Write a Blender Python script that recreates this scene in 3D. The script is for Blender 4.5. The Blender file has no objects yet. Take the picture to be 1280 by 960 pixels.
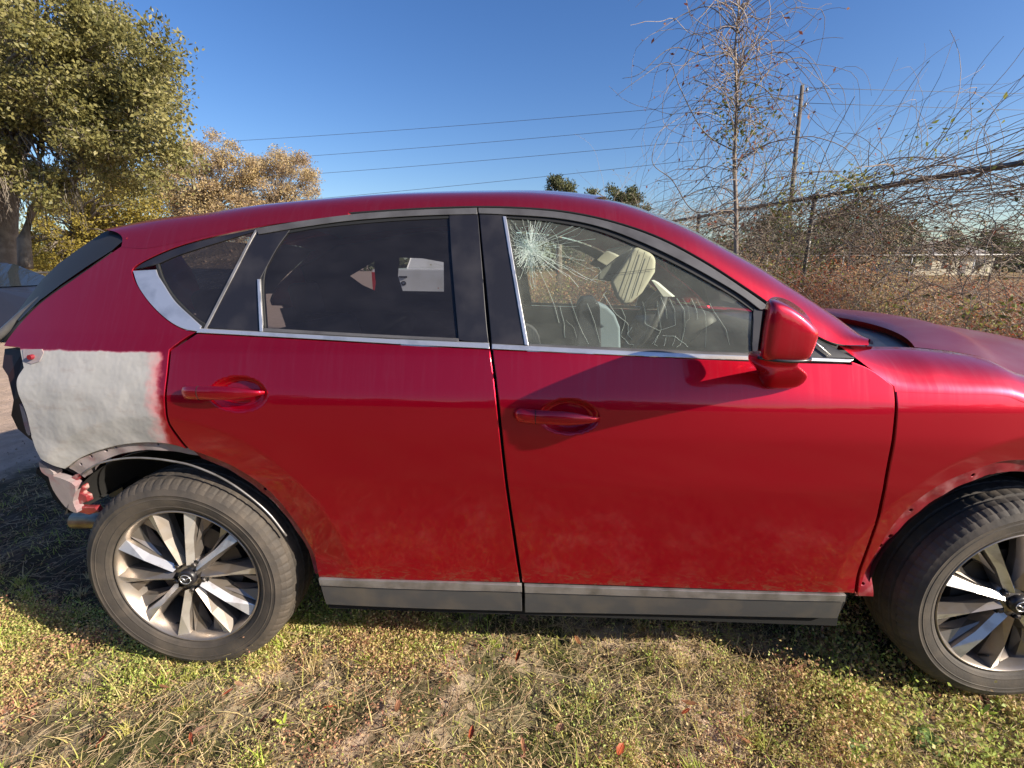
import bpy, bmesh, math, random
import numpy as np
from mathutils import Vector, Matrix
from mathutils.geometry import delaunay_2d_cdt
random.seed(7); rng = np.random.default_rng(7)
C = bpy.context.scene.collection
scene = bpy.context.scene

# ------------------------------------------------------------ camera
CAM = np.array([1.168, -1.339, 1.391]); YAW, PITCH, ROLL, FPX = -.0463, .2423, -.002, 600.0
def cam_axes():
    f = np.array([math.sin(YAW)*math.cos(PITCH), math.cos(YAW)*math.cos(PITCH), -math.sin(PITCH)])
    r = np.array([math.cos(YAW), -math.sin(YAW), 0]); d = np.cross(f, r)
    return r*math.cos(ROLL)+d*math.sin(ROLL), -r*math.sin(ROLL)+d*math.cos(ROLL), f
AX = cam_axes()
cam = bpy.data.cameras.new('camera'); cam.sensor_width = 36; cam.lens = 36*FPX/1280; cam.clip_start = .02; cam.clip_end = 3000
co = bpy.data.objects.new('camera', cam); C.objects.link(co)
co.matrix_world = Matrix(((AX[0][0], -AX[1][0], -AX[2][0], CAM[0]), (AX[0][1], -AX[1][1], -AX[2][1], CAM[1]), (AX[0][2], -AX[1][2], -AX[2][2], CAM[2]), (0, 0, 0, 1)))
scene.camera = co
# ------------------------------------------------------------ sky, sun, exposure
SUN = Vector((2.6, -1.0, 1.36)).normalized()      # towards the sun
w = bpy.data.worlds.new('World'); scene.world = w; w.use_nodes = True
nt = w.node_tree; bg = nt.nodes['Background']; sky = nt.nodes.new('ShaderNodeTexSky'); sky.sky_type = 'NISHITA'; sky.sun_disc = False
sky.sun_elevation = math.asin(SUN.z); sky.sun_rotation = math.atan2(SUN.x, SUN.y); sky.air_density = 1.0; sky.dust_density = .9; sky.ozone_density = 3.0
hs_ = nt.nodes.new('ShaderNodeHueSaturation'); hs_.inputs['Saturation'].default_value = 1.24; hs_.inputs['Value'].default_value = 1.0; hs_.inputs['Hue'].default_value = .512
nt.links.new(sky.outputs[0], hs_.inputs['Color']); nt.links.new(hs_.outputs[0], bg.inputs[0]); bg.inputs[1].default_value = .088
sl = bpy.data.lights.new('sun', 'SUN'); sl.energy = 5.0; sl.angle = math.radians(.5); sl.color = (1, .90, .76)
so = bpy.data.objects.new('sun', sl); C.objects.link(so); so.rotation_euler = SUN.to_track_quat('Z', 'Y').to_euler()
scene.view_settings.view_transform = 'Standard'; scene.view_settings.look = 'None'; scene.view_settings.exposure = .92; scene.view_settings.gamma = 1
scene.render.engine = 'CYCLES'; scene.cycles.transparent_max_bounces = 24; scene.cycles.max_bounces = 8

# ------------------------------------------------------------ materials
def mat(name, col, rough=.5, metal=0, coat=0, spec=.5, noise=None, bump=None, alpha=None):
    m = bpy.data.materials.new(name); m.use_nodes = True; n = m.node_tree; b = n.nodes['Principled BSDF']
    b.inputs['Base Color'].default_value = (*col, 1); b.inputs['Roughness'].default_value = rough; b.inputs['Metallic'].default_value = metal
    b.inputs['Coat Weight'].default_value = coat; b.inputs['Coat Roughness'].default_value = .04; b.inputs['Specular IOR Level'].default_value = spec
    tc = n.nodes.new('ShaderNodeTexCoord')
    if noise:                                        # (scale, second colour, low, high)
        t = n.nodes.new('ShaderNodeTexNoise'); t.inputs['Scale'].default_value = noise[0]; t.inputs['Detail'].default_value = 6
        r = n.nodes.new('ShaderNodeMapRange'); r.inputs[1].default_value = noise[2]; r.inputs[2].default_value = noise[3]
        x = n.nodes.new('ShaderNodeMix'); x.data_type = 'RGBA'; x.inputs[6].default_value = (*col, 1); x.inputs[7].default_value = (*noise[1], 1)
        n.links.new(tc.outputs['Object'], t.inputs[0]); n.links.new(t.outputs[0], r.inputs[0]); n.links.new(r.outputs[0], x.inputs[0]); n.links.new(x.outputs[2], b.inputs['Base Color'])
    if bump:                                         # (scale, strength, distance)
        t = n.nodes.new('ShaderNodeTexNoise'); t.inputs['Scale'].default_value = bump[0]; t.inputs['Detail'].default_value = 5
        u = n.nodes.new('ShaderNodeBump'); u.inputs['Strength'].default_value = bump[1]; u.inputs['Distance'].default_value = bump[2]
        n.links.new(tc.outputs['Object'], t.inputs[0]); n.links.new(t.outputs[0], u.inputs['Height']); n.links.new(u.outputs[0], b.inputs['Normal'])
    return m
def N(m, t): return m.node_tree.nodes.new(t)
def mapr(m, src, a, b_, c=0, d=1, smooth=True):
    r = N(m, 'ShaderNodeMapRange'); r.interpolation_type = 'SMOOTHSTEP' if smooth else 'LINEAR'
    m.node_tree.links.new(src, r.inputs[0])
    for i, v in zip((1, 2, 3, 4), (a, b_, c, d)): r.inputs[i].default_value = v
    return r.outputs[0]
def math_(m, op, a, b_):
    r = N(m, 'ShaderNodeMath'); r.operation = op
    for i, v in ((0, a), (1, b_)):
        if isinstance(v, (int, float)): r.inputs[i].default_value = v
        else: m.node_tree.links.new(v, r.inputs[i])
    return r.outputs[0]
def mixc(m, fac, a, b_):
    x = N(m, 'ShaderNodeMix'); x.data_type = 'RGBA'
    for i, v in ((0, fac), (6, a), (7, b_)):
        if isinstance(v, tuple): x.inputs[i].default_value = (*v, 1)
        elif isinstance(v, (int, float)): x.inputs[i].default_value = v
        else: m.node_tree.links.new(v, x.inputs[i])
    return x.outputs[2]
def noise_(m, vec, scale, detail=5, rough=.55, dist=0):
    t = N(m, 'ShaderNodeTexNoise'); t.inputs['Scale'].default_value = scale; t.inputs['Detail'].default_value = detail
    t.inputs['Roughness'].default_value = rough; t.inputs['Distortion'].default_value = dist
    m.node_tree.links.new(vec, t.inputs[0]); return t.outputs[0]
def scaled(m, sx, sy, sz):
    tc = N(m, 'ShaderNodeTexCoord'); mp = N(m, 'ShaderNodeMapping'); mp.inputs['Scale'].default_value = (sx, sy, sz)
    m.node_tree.links.new(tc.outputs['Object'], mp.inputs[0]); return mp.outputs[0]

RED = (.52, .0002, .020)
def paint(name, primer=False):
    """metallic candy red under clear coat, dust film, run-off streaks, dirt splashed along the door bottoms"""
    m = mat(name, RED, rough=.38, metal=.85, coat=1.0); L = m.node_tree.links; b = m.node_tree.nodes['Principled BSDF']
    o = scaled(m, 1, 1, 1); sep = N(m, 'ShaderNodeSeparateXYZ'); L.new(o, sep.inputs[0]); X, Z = sep.outputs[0], sep.outputs[2]
    streak = noise_(m, scaled(m, 55, 8, 3.0), 1.0, 4, .6, .6); cloud = noise_(m, o, 4.0, 5)
    film = math_(m, 'MULTIPLY', mapr(m, streak, .42, .72), mapr(m, cloud, .35, .7, .25, 1))
    film = math_(m, 'MULTIPLY', film, mapr(m, Z, .95, 1.10, .0, .07))
    film = math_(m, 'ADD', film, mapr(m, Z, 1.12, 1.5, .0, .05))
    col = mixc(m, film, RED, (.55, .34, .36))
    spat = noise_(m, scaled(m, 22, 22, 60), 1.0, 8, .7, .8); low = mapr(m, Z, .36, .47, 1, 0)
    dirt = math_(m, 'MULTIPLY', mapr(m, spat, .50, .62), math_(m, 'MULTIPLY', low, .55))
    dirt2 = math_(m, 'MULTIPLY', mapr(m, noise_(m, o, 19, 9, .75), .64, .78), mapr(m, Z, .40, .52, .25, .0))
    dirt = math_(m, 'MAXIMUM', dirt, dirt2)
    col = mixc(m, dirt, col, (.33, .20, .13))
    rough = math_(m, 'ADD', math_(m, 'MULTIPLY', film, .35), math_(m, 'MULTIPLY', dirt, .5))
    coatr = math_(m, 'ADD', rough, .05)
    if primer:
        edge = noise_(m, o, 26, 5); e2 = math_(m, 'MULTIPLY', math_(m, 'SUBTRACT', edge, .5), .055)
        px = mapr(m, math_(m, 'ADD', X, e2), .016, .042, 1, 0); pz = mapr(m, math_(m, 'ADD', Z, math_(m, 'MULTIPLY', e2, .25)), 1.126, 1.134, 1, 0)
        pm = math_(m, 'MULTIPLY', px, pz)
        g = mixc(m, mapr(m, noise_(m, o, 7, 6), .3, .7), (.40, .385, .37), (.34, .33, .315))
        g = mixc(m, math_(m, 'MULTIPLY', mapr(m, noise_(m, scaled(m, 12, 12, 30), 1, 7, .7), .5, .75), .5), g, (.30, .25, .22))
        haze_ = math_(m, 'MULTIPLY', mapr(m, math_(m, 'ADD', X, math_(m, 'MULTIPLY', e2, 2)), -.03, .05, 0, 1), .8)
        g = mixc(m, haze_, g, (.62, .16, .17)); col = mixc(m, pm, col, g)
        b.inputs['Metallic'].default_value = .5
        L.new(math_(m, 'MULTIPLY', math_(m, 'SUBTRACT', 1.0, pm), .82), b.inputs['Metallic'])
        L.new(math_(m, 'SUBTRACT', 1.0, pm), b.inputs['Coat Weight'])
        L.new(math_(m, 'ADD', .36, math_(m, 'MULTIPLY', pm, .22)), b.inputs['Roughness'])
        bp = N(m, 'ShaderNodeBump'); bp.inputs['Distance'].default_value = .012; L.new(math_(m, 'MULTIPLY', pm, .6), bp.inputs['Strength'])
        L.new(noise_(m, o, 9, 3), bp.inputs['Height']); L.new(bp.outputs[0], b.inputs['Normal'])
    L.new(col, b.inputs['Base Color']); L.new(coatr, b.inputs['Coat Roughness'])
    # very slight waviness so that reflections bend as on real sheet metal
    cb = N(m, 'ShaderNodeBump'); cb.inputs['Strength'].default_value = .25; cb.inputs['Distance'].default_value = .004
    L.new(noise_(m, scaled(m, 1.6, 1, 3.2), 1.0, 1), cb.inputs['Height']); L.new(cb.outputs[0], b.inputs['Coat Normal'])
    return m
PAINT = paint('candy_red_paint'); PRIMER = paint('red_paint_and_grey_primer', True)
FLANGE = mat('scraped_flange', (.26, .012, .025), .42, .3, .5, noise=(18, (.36, .14, .15), .52, .72), bump=(40, .3, .003))
PFLANGE = mat('primered_flange', (.31, .26, .26), .5, .1, 0, noise=(22, (.30, .17, .18), .5, .70), bump=(35, .4, .004))
BLACKTRIM = mat('black_trim', (.014, .013, .016), .38, 0, .15, noise=(9, (.035, .032, .034), .45, .75))
GREYTRIM = mat('grey_reveal_trim', (.13, .125, .125), .42, .3, noise=(14, (.085, .08, .08), .4, .7))
CLAD = mat('grey_cladding', (.060, .060, .062), .5, 0, noise=(11, (.10, .088, .075), .45, .72), bump=(300, .15, .001))
GARNISH = mat('satin_garnish', (.30, .285, .28), .36, .5, noise=(16, (.15, .14, .13), .4, .7))
CHROME = mat('chrome', (.80, .78, .76), .30, .8, noise=(15, (.5, .5, .5), .5, .8))
RUBBER = mat('rubber', (.014, .014, .014), .6)
DARK = mat('dark_cavity', (.006, .006, .006), .9)
TYRE = mat('tyre_rubber', (.050, .042, .035), .75, noise=(12, (.095, .076, .058), .42, .70), bump=(120, .3, .002))
ALLOY = mat('machined_alloy', (.74, .71, .68), .50, .85, .2, noise=(22, (.40, .34, .29), .5, .8))
ALLOYD = mat('painted_alloy', (.30, .265, .235), .36, .7, .3, noise=(22, (.28, .23, .18), .45, .75))
STEEL = mat('brake_steel', (.10, .09, .085), .45, .8)
FABRIC = mat('charcoal_seat', (.06, .06, .065), .85); BLUEG = mat('blue_grey_bolster', (.24, .30, .34), .8, bump=(60, .3, .002))
CREAM = mat('cream_visor', (.70, .66, .52), .7, noise=(8, (.6, .56, .43), .4, .6), bump=(25, .4, .004)); STITCH = mat('black_stitching', (.01, .01, .01), .8)
PLASTIC = mat('dash_plastic', (.065, .063, .06), .55, bump=(200, .3, .001))
def glass(name, tint, refl=1.0, dirt=.03, dcol=(.5, .5, .5)):
    m = bpy.data.materials.new(name); m.use_nodes = True; n = m.node_tree; n.nodes.clear(); L = n.links
    out = n.nodes.new('ShaderNodeOutputMaterial'); tr = n.nodes.new('ShaderNodeBsdfTransparent'); tr.inputs[0].default_value = (*tint, 1)
    gl = n.nodes.new('ShaderNodeBsdfGlossy'); gl.inputs['Roughness'].default_value = .02; gl.inputs[0].default_value = (refl, refl, refl, 1)
    df = n.nodes.new('ShaderNodeBsdfDiffuse'); df.inputs[0].default_value = (*dcol, 1)
    fr = n.nodes.new('ShaderNodeFresnel'); fr.inputs[0].default_value = 1.45; mx = n.nodes.new('ShaderNodeMixShader'); m2 = n.nodes.new('ShaderNodeMixShader')
    L.new(fr.outputs[0], mx.inputs[0]); L.new(tr.outputs[0], mx.inputs[1]); L.new(gl.outputs[0], mx.inputs[2])
    nz = noise_(m, scaled(m, 6, 6, 12), 1.0, 8, .65); L.new(mapr(m, nz, .3, .8, dirt*.8, dirt*1.5), m2.inputs[0])
    L.new(mx.outputs[0], m2.inputs[1]); L.new(df.outputs[0], m2.inputs[2]); L.new(m2.outputs[0], out.inputs[0]); return m
TINT = glass('privacy_glass', (.30, .30, .32), 1, .035, (.35, .33, .38)); CLEAR = glass('clear_glass', (.86, .90, .86), .7, .10, (.55, .58, .50)); TINT2 = glass('dark_privacy_glass', (.05, .05, .06), 1, .02)  # the clear pane's dirt film is raised to paint in hazy glare

# ------------------------------------------------------------ mesh helpers
def link(name, me, mats, parent=None, smooth=False):
    o = bpy.data.objects.new(name, me); C.objects.link(o)
    for m in (mats if isinstance(mats, (list, tuple)) else [mats]): me.materials.append(m)
    if smooth: me.shade_smooth()
    if parent is not None:
        o.parent = parent; o.matrix_parent_inverse = WORLD[parent.name].inverted() if parent.name in WORLD else Matrix()
    return o
WORLD = {}
def thing(name, loc, label, cat, group=None, rz=0):
    o = bpy.data.objects.new(name, None); C.objects.link(o); o.location = loc; o.rotation_euler = (0, 0, rz); o.empty_display_size = .2
    WORLD[o.name] = Matrix.Translation(loc) @ Matrix.Rotation(rz, 4, 'Z'); tag(o, label, cat, group); return o
def tag(o, label=None, cat=None, group=None, kind=None):
    if label: o['label'] = label
    if cat: o['category'] = cat
    if group: o['group'] = group
    if kind: o['kind'] = kind
    return o
class MB:
    def __init__(s): s.v = []; s.f = []; s.m = []; s.n = 0
    def add(s, v, f, mi=0):
        s.v += [tuple(map(float, p)) for p in v]; s.f += [tuple(i+s.n for i in q) for q in f]; s.m += [mi]*len(f); s.n = len(s.v); return s
    def box(s, a, b, mi=0):
        x0, y0, z0 = a; x1, y1, z1 = b
        return s.add([(x0,y0,z0),(x1,y0,z0),(x1,y1,z0),(x0,y1,z0),(x0,y0,z1),(x1,y0,z1),(x1,y1,z1),(x0,y1,z1)],
                     [(3,2,1,0),(4,5,6,7),(0,1,5,4),(1,2,6,5),(2,3,7,6),(3,0,4,7)], mi)
    def tube(s, pts, r, n=8, mi=0, sq=None, cap=True):
        pts = [Vector(p) for p in pts]; k = len(pts); rr = r if isinstance(r, (list, tuple)) else [r]*k; vs = []
        for i, p in enumerate(pts):
            t = (pts[min(i+1, k-1)]-pts[max(i-1, 0)]).normalized(); up = Vector((0, 0, 1)) if abs(t.z) < .9 else Vector((1, 0, 0))
            a = t.cross(up).normalized(); b = a.cross(t)
            for j in range(n):
                th = 2*math.pi*j/n; q = sq or (1, 1); vs.append(p+a*math.cos(th)*rr[i]*q[0]+b*math.sin(th)*rr[i]*q[1])
        f = [(i*n+j, i*n+(j+1) % n, (i+1)*n+(j+1) % n, (i+1)*n+j) for i in range(k-1) for j in range(n)]
        if cap: f += [tuple(range(n))[::-1], tuple(range((k-1)*n, k*n))]
        return s.add(vs, f, mi)
    def grid(s, P, mi=0, flip=False):
        a, b = len(P), len(P[0]); vs = [p for row in P for p in row]
        f = [(i*b+j, (i+1)*b+j, (i+1)*b+j+1, i*b+j+1) for i in range(a-1) for j in range(b-1)]
        return s.add(vs, [q[::-1] for q in f] if flip else f, mi)
    def prism(s, poly, vec, mi=0):
        n = len(poly); a = [Vector(p) for p in poly]; b = [p+Vector(vec) for p in a]
        return s.add(a+b, [tuple(range(n))[::-1], tuple(range(n, 2*n))]+[(i, (i+1) % n, n+(i+1) % n, n+i) for i in range(n)], mi)
    def build(s, name, mats, parent=None, smooth=False):
        me = bpy.data.meshes.new(name); me.from_pydata(s.v, [], s.f); me.polygons.foreach_set('material_index', s.m)
        o = link(name, me, mats, parent, smooth)
        bm = bmesh.new(); bm.from_mesh(me); bmesh.ops.recalc_face_normals(bm, faces=bm.faces); bm.to_mesh(me); bm.free()
        if smooth: me.shade_smooth()
        return o
def sharp(o, ang=35):
    me = o.data; bm = bmesh.new(); bm.from_mesh(me)
    for e in bm.edges:
        if len(e.link_faces) == 2 and e.calc_face_angle(0) > math.radians(ang): e.smooth = False
    bm.to_mesh(me); bm.free(); return o
def npmesh(name, V, F, mats, parent=None, tint=None, smooth=False):
    """V (n,3), F (m,k) numpy; tint per vertex 0..1"""
    me = bpy.data.meshes.new(name); k = F.shape[1]; me.vertices.add(len(V)); me.vertices.foreach_set('co', V.astype(np.float32).ravel())
    me.loops.add(F.size); me.loops.foreach_set('vertex_index', F.astype(np.int32).ravel()); me.polygons.add(len(F))
    me.polygons.foreach_set('loop_start', np.arange(0, F.size, k, dtype=np.int32)); me.polygons.foreach_set('loop_total', np.full(len(F), k, np.int32))
    me.update(calc_edges=True)
    if tint is not None:
        a = me.attributes.new('tint', 'FLOAT', 'POINT'); a.data.foreach_set('value', tint.astype(np.float32))
    o = link(name, me, mats, parent)
    if smooth: me.shade_smooth()
    return o
def strands(P, R, n=3):
    """P (N,K,3) paths, R (N,K) radii -> verts, quads (no loops in python)"""
    N_, K, _ = P.shape; T = np.gradient(P, axis=1); T /= np.linalg.norm(T, axis=2, keepdims=True)+1e-9
    up = np.where(np.abs(T[..., 2:3]) < .9, [[[0., 0, 1]]], [[[1., 0, 0]]]); A = np.cross(T, up); A /= np.linalg.norm(A, axis=2, keepdims=True)+1e-9; B = np.cross(A, T)
    th = 2*np.pi*np.arange(n)/n
    V = P[:, :, None]+R[:, :, None, None]*(A[:, :, None]*np.cos(th)[:, None]+B[:, :, None]*np.sin(th)[:, None])
    idx = np.arange(N_*K*n).reshape(N_, K, n); a = idx[:, :-1]; b = idx[:, 1:]
    F = np.stack([a, np.roll(a, -1, 2), np.roll(b, -1, 2), b], -1).reshape(-1, 4); return V.reshape(-1, 3), F
def leaves(P, size, aspect=.5, up=0.0, D=None):
    """folded rhombic leaves at P (N,3) -> verts, tris(2 per leaf as quads)"""
    n = len(P); d = rng.normal(size=(n, 3)) if D is None else D+rng.normal(size=(n, 3))*.5
    d /= np.linalg.norm(d, axis=1, keepdims=True); q = rng.normal(size=(n, 3)); q[:, 2] += up
    s = np.cross(d, q); s /= np.linalg.norm(s, axis=1, keepdims=True)+1e-9; nn = np.cross(d, s)
    L = (size*np.ones(n))[:, None]; W = L*aspect*.5
    V = np.stack([P, P+d*L*.5+s*W+nn*L*.08, P+d*L, P+d*L*.5-s*W+nn*L*.08], 1)
    return V.reshape(-1, 3), np.arange(4*n).reshape(-1, 4)
def tintmat(name, cols, rough=.6, transl=.35, spec=.3):
    """colour ramp over the per-leaf attribute 'tint'"""
    m = bpy.data.materials.new(name); m.use_nodes = True; n = m.node_tree; b = n.nodes['Principled BSDF']; b.inputs['Roughness'].default_value = rough
    b.inputs['Specular IOR Level'].default_value = spec
    a = n.nodes.new('ShaderNodeAttribute'); a.attribute_name = 'tint'; r = n.nodes.new('ShaderNodeValToRGB'); r.color_ramp.interpolation = 'LINEAR'
    e = r.color_ramp.elements; e[0].position = 0; e[0].color = (*cols[0], 1); e[1].position = 1; e[1].color = (*cols[-1], 1)
    for i, c in enumerate(cols[1:-1], 1): x = e.new(i/(len(cols)-1)); x.color = (*c, 1)
    n.links.new(a.outputs['Fac'], r.inputs[0]); n.links.new(r.outputs[0], b.inputs['Base Color'])
    if transl:
        t = n.nodes.new('ShaderNodeBsdfTranslucent'); n.links.new(r.outputs[0], t.inputs[0]); x = n.nodes.new('ShaderNodeMixShader'); x.inputs[0].default_value = transl
        n.links.new(b.outputs[0], x.inputs[1]); n.links.new(t.outputs[0], x.inputs[2]); n.links.new(x.outputs[0], n.nodes['Material Output'].inputs[0])
    return m
def ray(x, y):
    return AX[0]*(x-640)/FPX+AX[1]*(y-480)/FPX+AX[2]
def onz(x, y, z=0):
    d = ray(x, y); return CAM+d*((z-CAM[2])/d[2])
def ondepth(x, y, D):
    return CAM+ray(x, y)*D
# ============================================================ THE CAR
# side surface Y = S(X, Z); X runs from the rear axle to the nose, Z up, the far side mirrors about Y = .92
_z = np.linspace(0, 1.8, 721)
_p = np.interp(_z, [0, .2, .30, .42, .55, .75, .90, 1.0, 1.02, 1.14, 1.17, 1.3, 1.45, 1.6, 1.8], [.06, .05, .036, .026, .016, .0, .004, .014, .019, .062, .088, .15, .225, .315, .45])
_k = np.exp(-.5*(np.arange(-12, 13)*.0025/.009)**2); _k /= _k.sum(); _p = np.convolve(np.pad(_p, 12, 'edge'), _k, 'valid')
def S0(X, Z):
    X = np.asarray(X, float); Z = np.asarray(Z, float)
    return np.interp(Z, _z, _p)+.085*np.clip((.15-X)/1.0, 0, 2)**2+.16*np.clip((X-2.35)/1.2, 0, 2)**2.2
def sst(x): x = np.clip(x, 0, 1); return x*x*(3-2*x)
def at(x, y, off=0.0, Yf=None):
    d = ray(x, y); Y = 0.
    for i in range(60):
        P = CAM+d*((Y-CAM[1])/d[1]); T = (Yf if Yf is not None else float(S0(P[0], P[2])))+off; Y = .5*Y+.5*T
    return P
def xz(x, y): p = at(x, y); return (p[0], p[2])
HANDLES = [(at(297, 493), at(335, 491), at(296, 515)), (at(711, 521), at(750, 523), at(710, 543))]
ARCH = [(0.0, .36), (2.70, .36)]
def S(X, Z):
    Y = S0(X, Z)
    for c, e, b in HANDLES:
        rx = e[0]-c[0]; rz = c[2]-b[2]; q = ((X-c[0])/rx)**2+((Z-c[2])/rz)**2; Y = Y+.026*sst((1-q)*1.6)
    for cx, cz in ARCH:
        r = np.hypot(X-cx, Z-cz); Y = Y+.23*np.where(r > .586, 0, np.where(r > .574, (.586-r)**2/.024, .580-r))*sst((Z-.36)/.1)*(r > .35)
    # gentle waves of the pressed door skins
    Y = Y+.0022*np.sin(X*4.1+Z*7.0)*sst((.98-Z)/.2)*sst((X-.3)/.3)
    return Y
def Snorm(X, Z, off=0):
    e = 2e-3; a = (S(X+e, Z)-S(X-e, Z))/(2*e); b = (S(X, Z+e)-S(X, Z-e))/(2*e); n = np.stack([a, -np.ones_like(a), b], -1)
    return n/np.linalg.norm(n, axis=-1, keepdims=True)
def smooth_path(pts, k=6):
    p = [np.array(q, float) for q in pts]
    if len(p) < 3: return p
    P = [2*p[0]-p[1]]+p+[2*p[-1]-p[-2]]; out = []
    for i in range(1, len(P)-2):
        for j in range(k):
            t = j/k; a, b, c, d = P[i-1:i+3]; out.append(.5*((2*b)+(-a+c)*t+(2*a-5*b+4*c-d)*t*t+(-a+3*b-3*c+d)*t**3))
    return out+[p[-1]]
def px_loop(segs, conv=True):
    """segs: list of smooth runs of pixels, corners where runs join; returns closed XZ loop"""
    out = []
    for s in segs:
        q = smooth_path([xz(*p) if conv and not (isinstance(p[0], str)) else (p[1], p[2]) for p in s]) if True else None
        for a in q:
            if not out or np.hypot(*(a-out[-1])) > .0015: out.append(np.array(a))
    if np.hypot(*(out[0]-out[-1])) < .0015: out.pop()
    return np.array(out)
def resample(L, d=.018):
    out = []
    for i in range(len(L)):
        a, b = L[i], L[(i+1) % len(L)]; k = max(1, int(math.ceil(np.hypot(*(b-a))/d)))
        for j in range(k): out.append(a+(b-a)*j/k)
    return np.array(out)
def inside(P, L):
    x, y = P[:, 0], P[:, 1]; c = np.zeros(len(P), bool)
    for i in range(len(L)):
        (x0, y0), (x1, y1) = L[i], L[(i+1) % len(L)]
        if y0 != y1: c ^= ((y0 > y) != (y1 > y)) & (x < (x1-x0)*(y-y0)/(y1-y0)+x0)
    return c
def area(L): return .5*sum(L[i][0]*L[(i+1) % len(L)][1]-L[(i+1) % len(L)][0]*L[i][1] for i in range(len(L)))
def offset(L, d):
    """move a closed loop to its left by d (CCW: inwards)"""
    a = np.roll(L, 1, 0); b = np.roll(L, -1, 0); e0 = L-a; e1 = b-L; e0 /= np.linalg.norm(e0, axis=1, keepdims=True)+1e-9; e1 /= np.linalg.norm(e1, axis=1, keepdims=True)+1e-9
    n0 = np.stack([-e0[:, 1], e0[:, 0]], 1); n1 = np.stack([-e1[:, 1], e1[:, 0]], 1); n = n0+n1; l = np.linalg.norm(n, axis=1, keepdims=True); n = n/np.maximum(l, .3)
    return L+n*d/np.maximum((n*n0).sum(1, keepdims=True), .6)
PAIR = {}
def panel(name, outer, mats, parent, holes=(), off=0., thick=.022, bevel=.003, g=.022, mirror=False, gap=.0015, fine=None, surf=S, dent=None):
    loops = []
    for k, L in enumerate([outer]+list(holes)):
        L = np.array(L); 
        if (area(L) > 0) != (k == 0): L = L[::-1]
        L = offset(resample(L), gap) if gap else resample(L)
        loops.append(L)
    co_, ed, tagv = [], [], []
    for L in loops:
        for lvl, R in ((1, L), (0, offset(L, bevel))):
            b = len(co_); n = len(R); co_ += list(R); tagv += [lvl]*n; ed += [(b+i, b+(i+1) % n) for i in range(n)]
    allb = np.array(co_); x0, z0 = loops[0].min(0); x1, z1 = loops[0].max(0)
    gx, gz = np.meshgrid(np.arange(x0, x1, g), np.arange(z0, z1, g)); G = np.stack([gx.ravel(), gz.ravel()], 1); G[:, 0] += (np.round((G[:, 1]-z0)/g) % 2)*g*.5
    if fine is not None:
        for (cx, cz, rx, rz) in fine:
            fx, fz = np.meshgrid(np.arange(cx-rx, cx+rx, .006), np.arange(cz-rz, cz+rz, .006)); keep = ~((np.abs(G[:, 0]-cx) < rx) & (np.abs(G[:, 1]-cz) < rz))
            G = np.vstack([G[keep], np.stack([fx.ravel(), fz.ravel()], 1)])
    ok = inside(G, loops[0])
    for L in loops[1:]: ok &= ~inside(G, L)
    G = G[ok]
    if surf is S and g <= .03:
        for cx, cz in ARCH:
            rr_ = np.hypot(G[:, 0]-cx, G[:, 1]-cz); G = G[(rr_ < .550) | (rr_ > .598)]
            A_ = np.array([(cx+r_*math.cos(a_), cz+r_*math.sin(a_)) for r_ in (.556, .563, .570, .577, .5835, .590) for a_ in np.arange(0, math.pi, .022)])
            k_ = inside(A_, loops[0])
            for L in loops[1:]: k_ &= ~inside(A_, L)
            G = np.vstack([G, A_[k_]])
    if len(G):
        dmin = np.min(np.linalg.norm(G[:, None]-allb[None], axis=2), axis=1) if len(G)*len(allb) < 4e7 else np.ones(len(G)); G = G[dmin > .005]
    pts = np.vstack([allb, G]) if len(G) else allb
    V2, E2, F2, OV, _, _ = delaunay_2d_cdt([Vector(p) for p in pts], ed, [], 0, 1e-6)
    V2 = np.array([tuple(v) for v in V2]); F2 = [f for f in F2]; cen = np.array([V2[list(f)].mean(0) for f in F2]); ok = inside(cen, loops[0])
    for L in loops[1:]: ok &= ~inside(cen, L)
    F2 = [f for f, k in zip(F2, ok) if k]
    lvl = np.array([max([tagv[i] for i in ov if i < len(tagv)] or [0]) for ov in OV])
    X, Z = V2[:, 0], V2[:, 1]; Y = surf(X, Z)+off+lvl*bevel*.8
    if dent is not None: Y = Y+dent(X, Z)
    nrm = Snorm(X, Z) if surf is S else None
    if dent is not None:
        e = 2e-3; f_ = lambda x, z: surf(x, z)+dent(x, z); nrm = np.stack([(f_(X+e, Z)-f_(X-e, Z))/(2*e), -np.ones_like(X), (f_(X, Z+e)-f_(X, Z-e))/(2*e)], -1); nrm /= np.linalg.norm(nrm, axis=1, keepdims=True)
    V = np.stack([X, Y, Z], 1)
    # outward tilt of the bevel ring normals and the returned edge
    fl = []
    for f in F2:
        a, b, c = V2[f[0]], V2[f[1]], V2[f[2]]; fl.append(f if ((b-a)[0]*(c-a)[1]-(b-a)[1]*(c-a)[0]) > 0 else f[::-1])
    ecount = {}
    for f in fl:
        for i in range(len(f)): ecount[(f[i], f[(i+1) % len(f)])] = 1
    bd = [(a, b) for (a, b) in ecount if (b, a) not in ecount]
    nb = len(V); bidx = {}; extra = []
    for a, b in bd:
        for i in (a, b):
            if i not in bidx: bidx[i] = nb+len(extra); extra.append(V[i]+np.array([0, thick, 0]))
    out2 = {}
    for a, b in bd:
        d = V2[b]-V2[a]; o = np.array([d[1], -d[0]]); o /= np.linalg.norm(o)+1e-9
        for i in (a, b): out2[i] = out2.get(i, 0)+o
    VN = nrm.copy() if nrm is not None else None
    if VN is not None:
        for i, o in out2.items(): VN[i] = VN[i]+np.array([o[0], 0, o[1]])*.45; VN[i] /= np.linalg.norm(VN[i])
    VV = np.vstack([V, np.array(extra)]) if extra else V
    sides = [(b, a, bidx[a], bidx[b]) for a, b in bd]
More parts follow.
